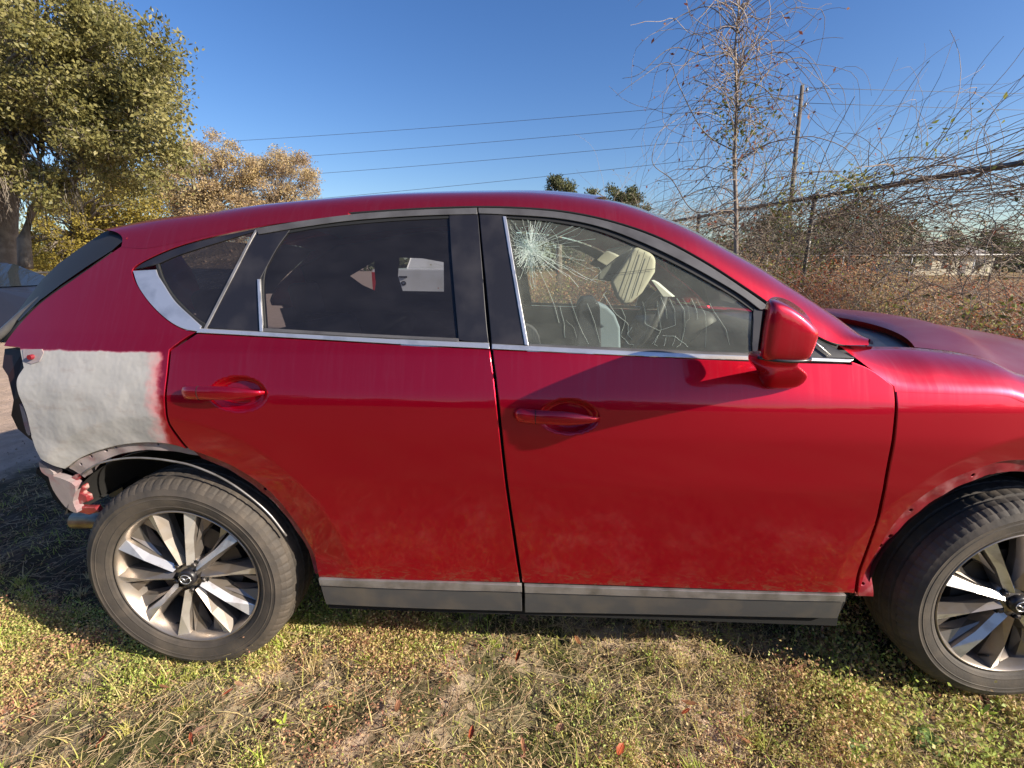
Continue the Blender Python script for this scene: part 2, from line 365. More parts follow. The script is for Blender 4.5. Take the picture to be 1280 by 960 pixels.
    def mk(mir):
        Vq = VV.copy(); 
        if mir: Vq[:, 1] = 1.84-Vq[:, 1]
        FF = [tuple(f) for f in fl]+[tuple(s) for s in sides]
        if mir: FF = [f[::-1] for f in FF]
        me = bpy.data.meshes.new(name); me.from_pydata(Vq.tolist(), [], FF); me.shade_smooth()
        if VN is not None:
            A = np.zeros((len(me.loops), 3)); li = np.zeros(len(me.loops), int); me.loops.foreach_get('vertex_index', li)
            nn = np.vstack([VN, np.zeros((len(extra), 3))]); 
            if mir: nn[:, 1] *= -1
            A = nn[li]; k = len(fl); start = sum(len(f) for f in fl)
            for si, (b_, a_, c_, d_) in enumerate(sides):
                o = out2[a_]; o = np.array([o[0], 0, o[1]]); o /= np.linalg.norm(o)+1e-9; A[start+4*si:start+4*si+4] = o
            me.normals_split_custom_set([tuple(v) for v in A])
        o = link(name, me, mats, PAIR.get(parent.name, parent) if mir else parent); return o
    o = mk(False)
    return (o, mk(True)) if mirror else o

car = thing('parked_suv', (1.35, .92, 0), 'red crossover with a grey primered rear quarter and a cracked front window, parked on grass', 'car')
# ---- outlines (pixels of the photograph unprojected on the side surface)
DLO_TOP = [(164,338),(181,326),(217.5,310),(262,297),(319,285),(380,275),(445,266.7),(526,261.4),(597,259.2),(656,260.7),(712.5,266.4),(769,279),(825,299),(881,329),(930,361),(975,391),(1012,417.5),(1046,437),(1064,449)]
DLO_BOT_R = [(246,415.5),(380,423.5),(500,430.5),(612,436)]
def px3(x, y, off=0., Yf=None): return at(x, y, off, Yf)
rear_gap_top = [(597,259.4),(602,330),(607.5,400),(612.5,436)]
rear_gap_low = [(612.5,436),(620,500),(631,600),(641,670),(650,729)]
G_R = [(246,415.5),(230,425.5),(213.4,438),(209.5,474),(208,511),(210.5,531)]
rd = px_loop([[(246,417),(380,424.5),(500,431.5),(611,437)], rear_gap_low, [(650,729),(520,726),(398,722)], [(398,722),(384,694),(366,664),(344,634),(319,609.5),(281,586),(229.5,566)], [(229.5,566),(223,556),(215,541),(210.5,531)], [(210.5,531),(208,511),(209.5,474),(213.4,438)], [(213.4,438),(246,417)]])
hr, hf = HANDLES
fineR = [(hr[0][0], hr[0][2], .10, .07)]; fineF = [(hf[0][0], hf[0][2], .10, .07)]
rear_doors = panel('rear_door', rd, PAINT, car, mirror=True, fine=fineR, gap=.0008)
fdl = px_loop([[(614,437),(780,444),(943,451.5),(1064,455)], [(1064,455),(1085,462),(1118,483)], [(1118,483),(1117,540),(1106,607),(1089,683),(1070,738),(1067,742)], [(1067,742),(860,736),(656,729.5)], rear_gap_low[::-1][:-1]+[(614,437)]])
fdl = px_loop([[(614,437),(780,444),(943,451.5),(1064,455)], [(1064,451),(1091,462.5),(1118,482)], [(1118,482.5),(1117,540),(1106,607),(1089,683),(1070,738),(1067,742)], [(1067,742),(860,736),(653,729.5)], [(653,729.5),(644,670),(634,600),(623,500),(615.5,437)]])
front_doors = panel('front_door', fdl, PAINT, car, mirror=True, fine=fineF)
PAIR[rear_doors[0].name] = rear_doors[1]; PAIR[front_doors[0].name] = front_doors[1]
RD, FD = rear_doors[0], front_doors[0]; RD2, FD2 = rear_doors[1], front_doors[1]
# ---- quarter panel (primer below, red above), hole for the side windows
QTOP = [(153,303),(185,304),(217,298),(250,290.5),(290,282),(330,275.5),(380,270),(400,268.6)]
QREAR = [(153,306),(131,321),(87.5,351.5),(58,372),(36.5,391),(14.6,415.6),(3,433)]
dlo_q = DLO_TOP[:6][::-1]
q_out = px_loop([QTOP, [(400,268.6),(400,272.6)], [(400,272.6),(380,275),(319,285),(262,297),(217.5,310),(181,326),(166,336),(166,346),(173,359),(189,381.5),(209,400.5),(227.7,411.5),(244,415.5)], [(244,415.5),(228,425),(211,437.5)], [(211,437.5),(207,474),(205.5,511),(208,531)], [(208,531),(213,543),(220,556),(226,565)],
                 [(226,565),(200,558.5),(162,557.5),(125,564),(94,575.5),(75,589)], [(75,589),(64,584),(50,574)], [(50,574),(40.6,555),(31,517),(22,492),(20,474),(28,459.7)], [(28,459.7),(23.4,435)], [(23.4,435),(3,433)], QREAR[::-1]])
def qdent(X, Z):   # hammered, puckered filler work
    a = .0030*np.exp(-((X+.12)/.10)**2-((Z-.83)/.05)**2)*np.sin(38*X+25*Z)+.0018*np.sin(31*X+9*Z)*np.sin(27*Z-6*X)*sst((1.10-Z)/.1)*sst((.02-X)/.1)
    return a+.006*np.exp(-((X+.365)/.022)**2-((Z-.98)/.03)**2)*0
quarter = panel('quarter_panel', q_out, PRIMER, car, off=.001, dent=qdent, gap=.0008)
for o_ in (panel('quarter_panel', q_out, PAINT, car, off=.001, mirror=True),):
    bpy.data.objects.remove(o_[0]); PAIR[quarter.name] = o_[1]
# lamp bolt pocket at the top rear corner
p = at(41, 446); mb = MB()
pk = [(28,437),(52,436.5),(54,441),(49,452),(39,455),(30,452)]
mb.prism([at(x, y, -.0012) for x, y in pk], (0, .004, 0)); mb.build('bolt_pocket', PFLANGE, quarter)
b_ = MB(); b_.tube([p+(0, .0, 0), p+(0, -.012, 0)], [.009, .008], 10); b_.build('bolt', FLANGE, quarter)

# ---- arch flanges with punched holes
def flange(name, top, low, mats, holes_px, parent, off=.012, mirror=False):
    L = px_loop([top, [top[-1], low[0]], low, [low[-1], top[0]]]); hs = []
    for (x, y, r) in holes_px:
        c = np.array(xz(x, y)); hs.append(np.array([c+r*np.array([math.cos(t), math.sin(t)]) for t in np.linspace(0, 2*math.pi, 9)[:-1]]))
    return panel(name, L, mats, parent, holes=hs, off=off, g=.012, bevel=.0025, thick=.03, gap=0, mirror=mirror,
                 dent=lambda X, Z: .0025*np.sin(X*61)*np.cos(Z*47))
flange('arch_flange', [(75,589),(94,575.5),(125,564),(162,557.5),(200,558.5),(226,565),(232,567)], [(236,576),(208,571.5),(178,569),(150,571),(125,578),(103,590),(92,604)], PFLANGE, [(90,585,.004),(103,575,.004),(121,568,.005),(133,564,.004),(186,561,.004)], quarter)
flange('arch_flange', [(228,566),(281,587),(319,610.5),(344,635),(366,665),(384,695),(397,721)], [(391,721),(377,698),(358,669),(336,641),(308,616.5),(277,596),(240,580)], FLANGE, [(240,571,.004),(322,619,.005)], RD)
# bright inner lip of the rear arch
lip = MB(); lp = smooth_path([at(x, y, .03) for x, y in [(104,592),(120,581),(139,575.5),(163,572.5),(187.5,573),(212,576),(240,582),(276,597),(307,617),(336,642),(358,670)]])
lip.tube(lp, .0035, 6); lip.build('arch_lip', GARNISH, quarter, True)
# ---- fender
def V3(*p): return Vector(p)
Cc = [at(1118,483), at(1150,484.3), at(1190,485.6), at(1254,488), np.array([2.60, S0(2.6, 1.02), 1.02]), np.array([2.95, S0(2.95, .975), .975]), np.array([3.25, S0(3.25, .88), .88])]
Cs = smooth_path(Cc, 8)
fend = px_loop([[('w', p[0], p[2]-.002) for p in Cs], [('w',3.25,.88),('w',3.32,.6),('w',3.28,.5)],
                [('w',3.28,.5),('w',3.17,.52),('w',3.08,.66),('w',2.95,.765),('w',2.82,.81)], [('w',2.82,.81),(1280,579),(1227.5,590),(1173,614),(1130,652),(1097.5,706),(1073,746)], [(1073,746),(1070,741),(1073,738),(1092,683),(1108.5,607),(1119,542),(1119,485)]])
fenders = panel('front_fender', fend, PAINT, car, mirror=True)
FE = fenders[0]; PAIR[FE.name] = fenders[1]
flange('arch_flange', [(1072,748),(1097.5,706),(1130,652),(1173,614),(1227.5,590),(1280,579),('w',2.84,.80),('w',3.08,.66)], [('w',3.05,.64),('w',2.83,.765),(1280,597),(1233,608),(1195,625),(1157,652),(1124.6,685),(1103,712),(1095,749)], FLANGE,
       [(1229,600,.006),(1150,645,.005),(1125,679,.007),(1112,691,.006),(1084,735,.005)], FE, mirror=True)

# ---- side windows
def glassp(name, segs, m, parent, off, **k): return panel(name, px_loop(segs), m, parent, off=off, thick=.005, bevel=.001, g=.05, gap=0, **k)
def trim(name, segs, m, parent, off, mirror=True, **k): return panel(name, px_loop(segs), m, parent, off=off, thick=.012, bevel=.002, g=.03, gap=0, mirror=mirror, **k)
# quarter window
QG = [[(198,330),(217,319.5),(242,311),(282,298),(315,288.5)], [(315,288.5),(286,349),(257,407)], [(257,407),(242,398.8),(217.5,374),(203,350),(198,330)]]
gq = glassp('side_window', QG, TINT, quarter, .008)
gq2 = None
trim('window_trim', [[(166,337),(181,327),(217.5,311),(262,298),(319,286)], [(319,286),(315,290)], [(315,290),(282,300),(242,312.5),(217,321),(197,330)], [(197,330),(166,337)]], BLACKTRIM, quarter, .003)
trim('chrome_corner', [[(166,338.6),(195,337)], [(195,337),(198,345),(205,356),(219,377),(240,397),(252,408)], [(252,408),(247,414.5)], [(247,414.5),(228,410.5),(209,399.5),(189,380.5),(173,358),(166,338.6)]], CHROME, quarter, -.001)
trim('rubber_seal', [[(197,330),(204,350),(218.5,373),(243,397),(257.5,406)], [(257.5,406),(252,410)], [(252,410),(238,400),(215,377),(200,353),(194,332)]], RUBBER, quarter, .001)
# rear door upper
trim('pillar_trim', [[(322,287),(354,283),(366,281)], [(366,281),(345,310),(325,347)], [(325,347),(326,380),(328,415)], [(328,415),(290,412.5),(257,410)], [(257,410),(288,350),(322,287)]], BLACKTRIM, RD, .004)
trim('divider_strip', [[(319,286),(322,286.5)], [(322,286.5),(290,348),(257.5,411.5)], [(257.5,411.5),(254,411)], [(254,411),(286,348),(319,286)]], GARNISH, RD, .000)
trim('pillar_trim', [[(561,268),(597,266.5)], [(597,266.5),(602,330),(607.5,400),(610.5,429.5)], [(610.5,429.5),(573,425.5)], [(573,425.5),(566,345),(561,268)]], BLACKTRIM, RD, .003)
trim('reveal_trim', [[(319,285.5),(380,275.5),(445,267.2),(526,262),(596,259.8)], [(596,259.8),(596.5,267.5)], [(596.5,267.5),(526,269.5),(445,275),(380,283.5),(323,293)], [(323,293),(319,285.5)]], GREYTRIM, RD, -.001)
trim('rubber_seal', [[(352,287),(404,279.5),(485,272),(563,268)], [(563,268),(562,272.5)], [(562,272.5),(485,276.5),(404,284),(357,291.5)], [(357,291.5),(340,318),(328.5,349),(331,414)],[(331,414),(325,414)], [(325,414),(324,348),(336,315),(352,287)]], RUBBER, RD, .006)
trim('glass_channel', [[(321.5,349),(325,349)], [(325,349),(328.5,414.5)], [(328.5,414.5),(324.5,414.5)], [(324.5,414.5),(321.5,349)]], CHROME, RD, -.0015)
trim('belt_moulding', [[(249,410.5),(380,418),(500,424.5),(611,428.8)], [(611,428.8),(612,435.6)], [(612,435.6),(500,430),(380,423),(246,415.6)], [(246,415.6),(249,410.5)]], CHROME, RD, -.003)
trim('belt_seal', [[(328,410.5),(450,417.5),(573,423.5)], [(573,423.5),(573,427)], [(573,427),(450,421),(328,414.5)], [(328,414.5),(328,410.5)]], GREYTRIM, RD, .002)
RG = [[(355,288),(404,281),(485,274),(562,270)], [(562,270),(566,345),(572,425)], [(572,425),(450,419),(329,412)], [(329,412),(327,350),(338,318),(355,288)]]
glassp('window_glass', RG, TINT, RD, .010)
# front door upper
trim('pillar_trim', [[(599,266.5),(628,268)], [(628,268),(641,345),(656,431)], [(656,431),(614.5,430)], [(614.5,430),(607,350),(599,266.5)]], BLACKTRIM, FD, .003)
trim('reveal_trim', [[(598,259.8),(656,261.3),(712.5,267),(769,279.5),(825,299.5),(881,329.5),(930,361.5),(967,388)], [(967,388),(950,387)], [(950,387),(919,364.5),(862.5,332),(806,304.5),(750,283.5),(694,272.5),(628,268),(598.5,266.8)], [(598.5,266.8),(598,259.8)]], GREYTRIM, FD, -.002)
trim('rubber_seal', [[(626,267.5),(694,272.5),(750,283.5),(806,304.5),(862.5,332),(919,364.5),(955,391)], [(955,391),(946,392)], [(946,392),(912,368),(856,336.5),(800,309.5),(746,288.5),(692,277.5),(634,272.5)], [(634,272.5),(626,267.5)]], RUBBER, FD, .006)
trim('glass_channel', [[(628.5,270),(632.5,270.5)], [(632.5,270.5),(646,350),(660.5,431.5)], [(660.5,431.5),(656,431)], [(656,431),(642,350),(628.5,270)]], CHROME, FD, -.001)
trim('belt_moulding', [[(615,430),(787,438.8),(943,445),(1000,446.5),(1066,449.5)], [(1066,449.5),(1062,453)], [(1062,453),(1000,451),(943,450.5),(787,444.3),(615,436)], [(615,436),(615,430)]], CHROME, FD, -.003)
trim('belt_seal', [[(658,430.5),(800,436.5),(941,442)], [(941,442),(941,445.5)], [(941,445.5),(800,440.5),(658,433.5)], [(658,433.5),(658,430.5)]], GREYTRIM, FD, .002)
FG = [[(632,271),(692,276),(746,287),(800,308),(856,335),(912,366.5),(947,391)], [(947,391),(943,420),(941,444)], [(941,444),(800,438.5),(659,432.5)], [(659,432.5),(645,350),(632,271)]]
gf = glassp('window_glass', FG, CLEAR, FD, .012); glassp('window_glass', FG, CLEAR, FD2, .012, mirror=True)[0].name = 'x_tmp'
bpy.data.objects.remove([o for o in bpy.data.objects if o.name.startswith('x_tmp')][0])
# mirror sail and fixed corner glass
trim('mirror_sail', [[(943,386),(970,391),(1009,418),(1042,434),(1069,448.5)], [(1069,448.5),(1000,447),(942,444)], [(942,444),(943,386)]], BLACKTRIM, FD, .004)
s_ = MB(); s_.tube([at(1006,417,-.003), at(1038,444.5,-.003)], .003, 6); s_.build('corner_strip', CHROME, FD, True)
# added dark sheet masks the far rear windows, two openings left for the view
bl_ = panel('added_window_mask', [(-.25,1.10),(1.06,1.10),(1.06,1.59),(.5,1.575),(0,1.50),(-.25,1.38)], mat('matt_black_mask', (.008, .008, .009), .95), car, holes=[[(.035,1.326),(.205,1.412),(.19,1.32),(.183,1.23),(.10,1.27)], [(.332,1.327),(.363,1.435),(.50,1.43),(.624,1.408),(.604,1.232),(.345,1.235)]], off=.045, g=.08, gap=0, thick=.004, mirror=True); bpy.data.objects.remove(bl_[0])

# ---- sill cladding under the doors
def clad(segs_hi, segs_lo, parent):
    trim('sill_garnish', segs_hi, GARNISH, parent, -.008, mirror=False); trim('sill_cladding', segs_lo, CLAD, parent, -.002, mirror=False)
clad([[(399,722),(520,725.5),(652,730.5)], [(652,730.5),(652.5,739)], [(652.5,739),(520,735),(401,730)], [(401,730),(399,722)]],
     [[(401,731),(520,736.5),(652,740.5)], [(652,740.5),(652.5,764)], [(652.5,764),(530,760),(408,755)], [(408,755),(401,731)]], RD)
clad([[(655.5,731),(860,737),(1056,742)], [(1056,742),(1054,750)], [(1054,750),(860,746),(656,740)], [(656,740),(655.5,731)]],
     [[(656,741.5),(860,747.5),(1053,751.5)], [(1053,751.5),(1046,772)], [(1046,772),(850,769),(656,765.5)], [(656,765.5),(656,741.5)]], FD)
# ---- handles
def handle(p0, p1, keyhole, parent):
    a = at(*p0); b = at(*p1); n = 17; mb = MB(); pts = []; rr = []
    for i in range(n):
        t = i/(n-1); c = a*(1-t)+b*t; bow = math.sin(math.pi*min(1, max(0, t)))**.5; pts.append((c[0], float(S0(c[0], c[2]))-.006-.024*bow, c[2]+.003*math.sin(math.pi*t)))
        rr.append(.0185*(min(1, (t*12+.30))**.5)*(1 if t < .55 else max(.25, 1-((t-.55)/.45)**1.6*.75)))
    mb.tube(pts, rr, 14, sq=(.62, 1.15)); h = mb.build('door_handle', PAINT, parent, True)
    c = Vector(pts[4]); s = MB(); k = 4; ring = []
    q = MB()
    for j in range(15):
        th = 2*math.pi*j/14; ring.append(c+Vector((0, math.cos(th)*.0185*.64, math.sin(th)*.0185*1.17)))
    q.tube(ring, .0009, 4, cap=False); q.build('handle_joint', DARK, parent)
    if keyhole: s.tube([Vector(pts[5])+Vector((0, -.008, 0)), Vector(pts[5])+Vector((0, -.0105, 0))], .003, 10); s.build('lock_cap', GARNISH, parent)
    return h
handle((231,489), (332,490), False, RD); handle((643,517), (749,523), True, FD)

# ---- roof rail / A pillar loft, roof, windscreen
RF = [(131,286.5,.33),(200,273,.36),(262,265.7,.38),(328,256,.40),(420,247.3,.42),(500,242,.43),(600,239.8,.43),(675,240.5,.43),(750,249,.42),(787,258,.41),(825,272,.39),(860,287,.375),(900,308.5,.35),(950,336,.32),(975,352,.30),(1000,367.5,.28),(1042,395,.24),(1062,410,.22),(1088,430,.20)]
LC = QTOP[:-1]+[(445,264.7),(526,259.6),(597,257.4),(656,258.9),(712.5,264.2),(769,276.5),(825,296),(881,325.5),(930,357),(975,387.5),(1012,413.5),(1046,429.5),(1086,431.5)]
LCs = np.array(smooth_path([np.array(p) for p in LC], 10)); RFs = np.array(smooth_path([np.array(p) for p in RF], 10))
us = np.linspace(0, 1, 120); rail = []
for u in us:
    xl = 153+(1086-153)*u; yl = np.interp(xl, LCs[:, 0], LCs[:, 1]); xr = 131+(1088-131)*u; yr = np.interp(xr, RFs[:, 0], RFs[:, 1]); Yr = np.interp(xr, RFs[:, 0], RFs[:, 2])
    a = at(xl, yl); b = at(xr, yr, Yf=Yr); e = .01; t0 = np.array([0, float(S0(a[0], a[2]+e)-S0(a[0], a[2]))/e, 1.]); t0 /= np.linalg.norm(t0)
    t1 = np.array([0, 1., .12]); d = np.linalg.norm(b-a); row = []
    k_ = .006 if xl < 440 else 0; z_ = a[2]-.016
    row.append(np.array([a[0], float(S0(a[0], z_))+.0003, z_]) if xl < 440 else a+np.array([0, .012, 0]))
    if xl < 440: a = a+np.array([0, -.0006, 0])
    for t in np.linspace(0, 1, 11):
        h = (2*t**3-3*t**2+1)*a+(t**3-2*t**2+t)*t0*d*1.05+(-2*t**3+3*t**2)*b+(t**3-t**2)*t1*d*.9; row.append(h)
    row.append(row[-1]+np.array([0, .012, .001])); row.append(row[-1]+np.array([0, .003, -.012])); rail.append(row)
for sd in (0, 1): mb = MB(); mb.grid([[(p[0], 1.84-p[1] if sd else p[1], p[2]) for p in r] for r in rail], flip=bool(sd)); sharp(mb.build('roof_rail', PAINT, car, True), 40)
gapb = MB()      # dark reveal gap under the rail and the seams
gl = [at(np.interp(u, [0, 1], [330, 1046]), np.interp(np.interp(u, [0, 1], [330, 1046]), LCs[:, 0], LCs[:, 1])+1.2, .006) for u in np.linspace(0, 1, 60)]
gapb.tube(gl, .006, 5); gapb.build('door_seal', RUBBER, car, True)
s_ = MB(); s_.tube([at(157.5,298.5,-.002), at(172,290,.03), at(193,279.5,.09)], .0022, 5); s_.build('spoiler_joint', FLANGE, car, True)
edge = np.array([r[-3] for r in rail]); iW = int(np.argmin(abs(edge[:, 0]-1.36)))
def cross(e, bow, crown, n=20, inset=.0, zoff=0.):
    r = []
    for j in range(n+1):
        v = -1+2*j/n; Y = .92+v*(.92-e[1]-inset); r.append((e[0]+bow*(1-v*v), Y, e[2]+crown*(1-v*v)+zoff))
    return r
mb = MB(); rows = [cross(edge[i], .10*(i/iW)-.12*max(0, 1-i/10), .05) for i in range(0, iW+1, 2)]; mb.grid(rows); mb.build('roof', PAINT, car, True)
rows = []
for i in range(iW, 119, 2):
    t = (i-iW)/(118-iW); rows.append(cross(edge[i], .10+.10*t, .05-.04*t, inset=.008, zoff=-.010))
mb = MB(); mb.grid(rows); mb.build('windscreen', CLEAR, car, True)
# headliner
mb = MB(); rows = [cross(edge[i], .08*(i/iW), .02, inset=.02, zoff=-.035) for i in range(18, iW+1, 6)]; mb.grid(rows); mb.build('headliner', mat('grey_headliner', (.25, .25, .23), .9), car, True)
# ---- hatch: dark side fin, glass, rails, lower gate
hp = [(143,285,.37),(128,291,.34),(100,310,.33),(73,329.6,.33),(52,350,.33),(36,371,.33),(18,395,.33)]
he = [at(x, y, Yf=Y) for x, y, Y in hp[1:]]; he.append(he[-1]+np.array([-.08, 0, -.10]))
rows = [cross(e, -.10, .01, inset=0) for e in he]; mb = MB(); mb.grid(rows); mb.build('rear_window', TINT2, car, True)
fin = []
for (x, y, Y), (x2, y2) in zip(hp, [(168,300),(152,305.5),(140,316),(110,335),(78,357),(50,378),(24,404)]): fin.append([at(x, y, Yf=Y), at(x, y, Yf=Y)*.5+at(x2, y2, -.0, Yf=None)*.5+np.array([0, -.012, .004]), at(x2, y2-3, 0.0)])
FINM = mat('matt_black_fin', (.012, .012, .013), .62)
for sd in (0, 1): mb = MB(); mb.grid([[(p[0], 1.84-p[1] if sd else p[1], p[2]) for p in r] for r in fin]); mb.build('hatch_side_fin', FINM, car, True)
mb = MB(); ed_ = [at(x, y, .012) for x, y in [(142,317),(112,338),(80,359),(52,380),(26,404),(6,426)]]; mb.tube(ed_, .007, 6); mb.build('hatch_seal', RUBBER, car, True)
mb = MB(); ed_ = [at(x, y, .03) for x, y in [(72,357),(48,376),(26,395),(4,415),(-12,430)]]; mb.tube(ed_, [.004, .008, .010, .010, .010], 8, sq=(1, 1.3)); mb.build('hatch_side_rail', GREYTRIM, car, True)
mb = MB(); g0 = he[-1]
rows = [cross(np.array(e), -.03, .0) for e in [(g0[0], .36, g0[2]), (-.53, .36, 1.05), (-.54, .36, .92), (-.52, .36, .75), (-.50, .38, .55)]]; mb.grid(rows); mb.build('tailgate', PAINT, car, True)
# torn rear corner: lamp cavity, brackets, bumper beam
mb = MB(); mb.prism([at(x, y, .03) for x, y in [(6,436),(30,437),(29,460),(22,475),(24,497),(33,520),(42,552),(36,548),(22,536),(14,519),(17,500),(10,470),(3,459)]], (.02, .09, 0)); mb.build('lamp_cavity', mat('sealed_black_metal', (.02, .008, .008), .5, .2), car)
for pts in ([(24,505),(30,512),(38,540),(33,541)], [(48,577),(66,590),(64,597),(52,590)], [(60,594),(76,598),(94,608),(91,627),(96,641),(82,634),(66,612)]):
    mb = MB(); mb.prism([at(x, y, .016) for x, y in smooth_path([np.array(p) for p in pts+pts[:1]], 3)[:-1]], (.0, .03, 0)); mb.build('corner_bracket', PFLANGE, car)
RAW = mat('raw_red_metal', (.26, .03, .035), .4, .2, .3, noise=(30, (.50, .33, .30), .55, .7))
for pts in ([(93,609),(103,606),(105,612),(101,616),(108,620),(110,627),(103,629),(97,632)], [(92,633),(106,634),(119,634),(123,640),(110,644),(96,640)], [(84,600),(92,594),(101,590),(99,598),(90,606)]):
    mb = MB(); mb.prism([at(x, y, .035) for x, y in pts], (.004, .02, .0)); o = mb.build('torn_bracket', RAW, car); bv = o.modifiers.new('b', 'BEVEL'); bv.width = .003
mb = MB(); mb.prism([at(x, y, .05) for x, y in [(46,585),(62,596),(66,604),(80,628),(95,640),(84,641),(66,622),(56,600),(45,592)]], (0, .2, 0)); mb.build('bumper_bracket', DARK, car)
mb = MB(); a = at(100, 650, .2); mb.tube([a+np.array([-.02, 0, 0]), a+np.array([.10, .0, 0.0]), a+np.array([.3, .05, .05])], .032, 14); mb.build('exhaust_pipe', mat('rusty_exhaust', (.30, .23, .17), .4, .8, noise=(20, (.16, .09, .05), .45, .7)), car, True)
mb = MB(); mb.box((-.50, .32, .50), (-.44, 1.52, .62)); mb.build('bumper_beam', STEEL, car)

# ---- inner shell behind the gaps, wheel wells, underbody, bulkheads
sh = px_loop([[(20,440),(208,425),(246,419),(611,440),(1064,458)], [(1064,458),(1120,484)], [(1120,484),('w',2.5,1.02),('w',3.2,.86)], [('w',3.2,.86),('w',3.24,.55)], [('w',3.24,.55),('w',3.17,.56),('w',3.03,.72),('w',2.84,.83)], [('w',2.84,.83),('w',2.70,.845),('w',2.5,.80),('w',2.3,.63),('w',2.215,.40)], [('w',2.215,.40),('w',2.19,.25)], [('w',2.19,.25),('w',.47,.25)], [('w',.47,.25),('w',.47,.40),('w',.40,.60),('w',.24,.77),('w',0,.84),('w',-.22,.79),('w',-.36,.70)], [('w',-.36,.70),('w',-.46,.80)]])
panel('inner_shell', sh, DARK, car, off=.035, g=.08, bevel=.003, thick=.01, mirror=True)
pil = px_loop([[(560,262),(640,262)], [(640,262),(660,440)], [(660,440),(572,438)], [(572,438),(560,262)]]); panel('centre_pillar', pil, DARK, car, off=.03, g=.08, bevel=.003, thick=.06, mirror=True)
pil = px_loop([[(215,325),(318,280)], [(318,280),(352,278)], [(352,278),(325,345)], [(325,345),(330,425)], [(330,425),(240,415)], [(240,415),(290,345)],[(290,345),(308,300)],[(308,300),(225,327)]])
WELLM = mat('wheel_well_liner', (.012, .011, .010), .9)
for cx, cz in ARCH:
    for s in (0, 1):
        P = []; well = MB()
        for th in np.linspace(math.radians(0), math.radians(152 if cx < 1 else 178), 30):
            row = [(cx+r_*math.cos(th), y_ if not s else 1.84-y_, cz+r_*math.sin(th)) for r_, y_ in ((.455, .05), (.455, .36), (.02, .38))]; P.append(row)
        well.grid(P); well.build('wheel_well', WELLM, car, True)
mb = MB(); mb.box((-.30, .40, .22), (3.2, 1.44, .34)); mb.box((.47, .06, .235), (2.18, 1.78, .30)); mb.box((3.14, .18, .24), (3.3, 1.66, .8)); mb.build('underbody', DARK, car)
# ---- hood, fender tops, cowl, nose
Hc = [at(1048,431.5,.0), at(1087,433,Yf=.155), at(1146,435,Yf=.185), at(1225,446,Yf=.185), at(1280,468,Yf=.15), np.array([3.0, .19, 1.0]), np.array([3.35, .34, .90])]
Cc = [at(1118,483), at(1150,484.3), at(1190,485.6), at(1254,488), np.array([2.60, S0(2.6, 1.02), 1.02]), np.array([2.95, S0(2.95, .975), .975]), np.array([3.25, S0(3.25, .88), .88])]
Hs = smooth_path(Hc, 8); rows = []
for a, b in zip(Cs, Hs):
    row = [np.array([a[0], float(S0(a[0], a[2]-.014))-.0007, a[2]-.014])]; a = a+np.array([0, -.0007, 0])
    kk = min(1, len(rows)/14)
    for t in np.linspace(0, 1, 9):
        c = a*(1-t)+b*t; c = c+kk*np.array([0, -.012*math.sin(math.pi*t), .012*math.sin(math.pi*t)]); row.append(c)
    row.append(row[-1]+np.array([0, .006, -.015])); rows.append(row)
for sd in (0, 1): mb = MB(); mb.grid([[(p[0], 1.84-p[1] if sd else p[1], p[2]) for p in r] for r in rows], flip=bool(sd)); mb.build('fender_top', PAINT, car, True)
HOODM = mat('dusty_red_hood', (.26, .004, .012), .42, .6, 1.0, noise=(6, (.30, .08, .08), .40, .80))
hoodE = [h+np.array([0, .008, .001]) for h in Hs[8*2:]]; k = len(hoodE); rows = []
for i, e in enumerate(hoodE):
    t = i/(k-1); row = []
    for j in range(25):
        v = -1+2*j/24; Y = .92+v*(.92-e[1]); cz = (.018+.105*t**.6)*(1-abs(v)**2.6); bow = (.20*(1-t)+.14*t)*(1-abs(v)**2.2)
        row.append((e[0]+bow, Y, e[2]+cz))
    rows.append(row)
mb = MB(); mb.grid(rows); HOODM.node_tree.nodes['Principled BSDF'].inputs['Coat Roughness'].default_value = .22; HOODM.node_tree.nodes['Principled BSDF'].inputs['Coat Weight'].default_value = .5; mb.build('hood', HOODM, car, True)
cow = [[(p[0]-.30, p[1], p[2]-.045) for p in rows[0]], [(p[0]+.01, p[1], p[2]-.022) for p in rows[0]]]; mb = MB(); mb.grid(cow); mb.build('wiper_cowl', BLACKTRIM, car, True)
mb = MB(); rows = []
for j in range(41):
    v = -1+2*j/40; Y = .92+v*.80; x0 = 3.62-.34*abs(v)**3.2; rows.append([(x0-.10, Y, .86), (x0-.02, Y, .80), (x0+.02, Y, .62), (x0+.03, Y, .45), (x0-.02, Y, .28), (x0-.12, Y, .22)])
mb.grid(rows); bump_o = mb.build('front_bumper', PAINT, car, True)
mb = MB()
for j in range(9): mb.box((3.60, .50, .48+j*.028), (3.665, 1.34, .49+j*.028))
mb.build('grille', BLACKTRIM, car)
for s in (0, 1):
    mb = MB(); pts = [(3.50, .30, .74), (3.575, .50, .72), (3.58, .50, .78), (3.44, .26, .83), (3.40, .24, .80)]; pts = [(x, y if not s else 1.84-y, z) for x, y, z in pts]
    mb.prism(pts, (.03, 0, 0)); mb.build('headlight', CHROME, car)

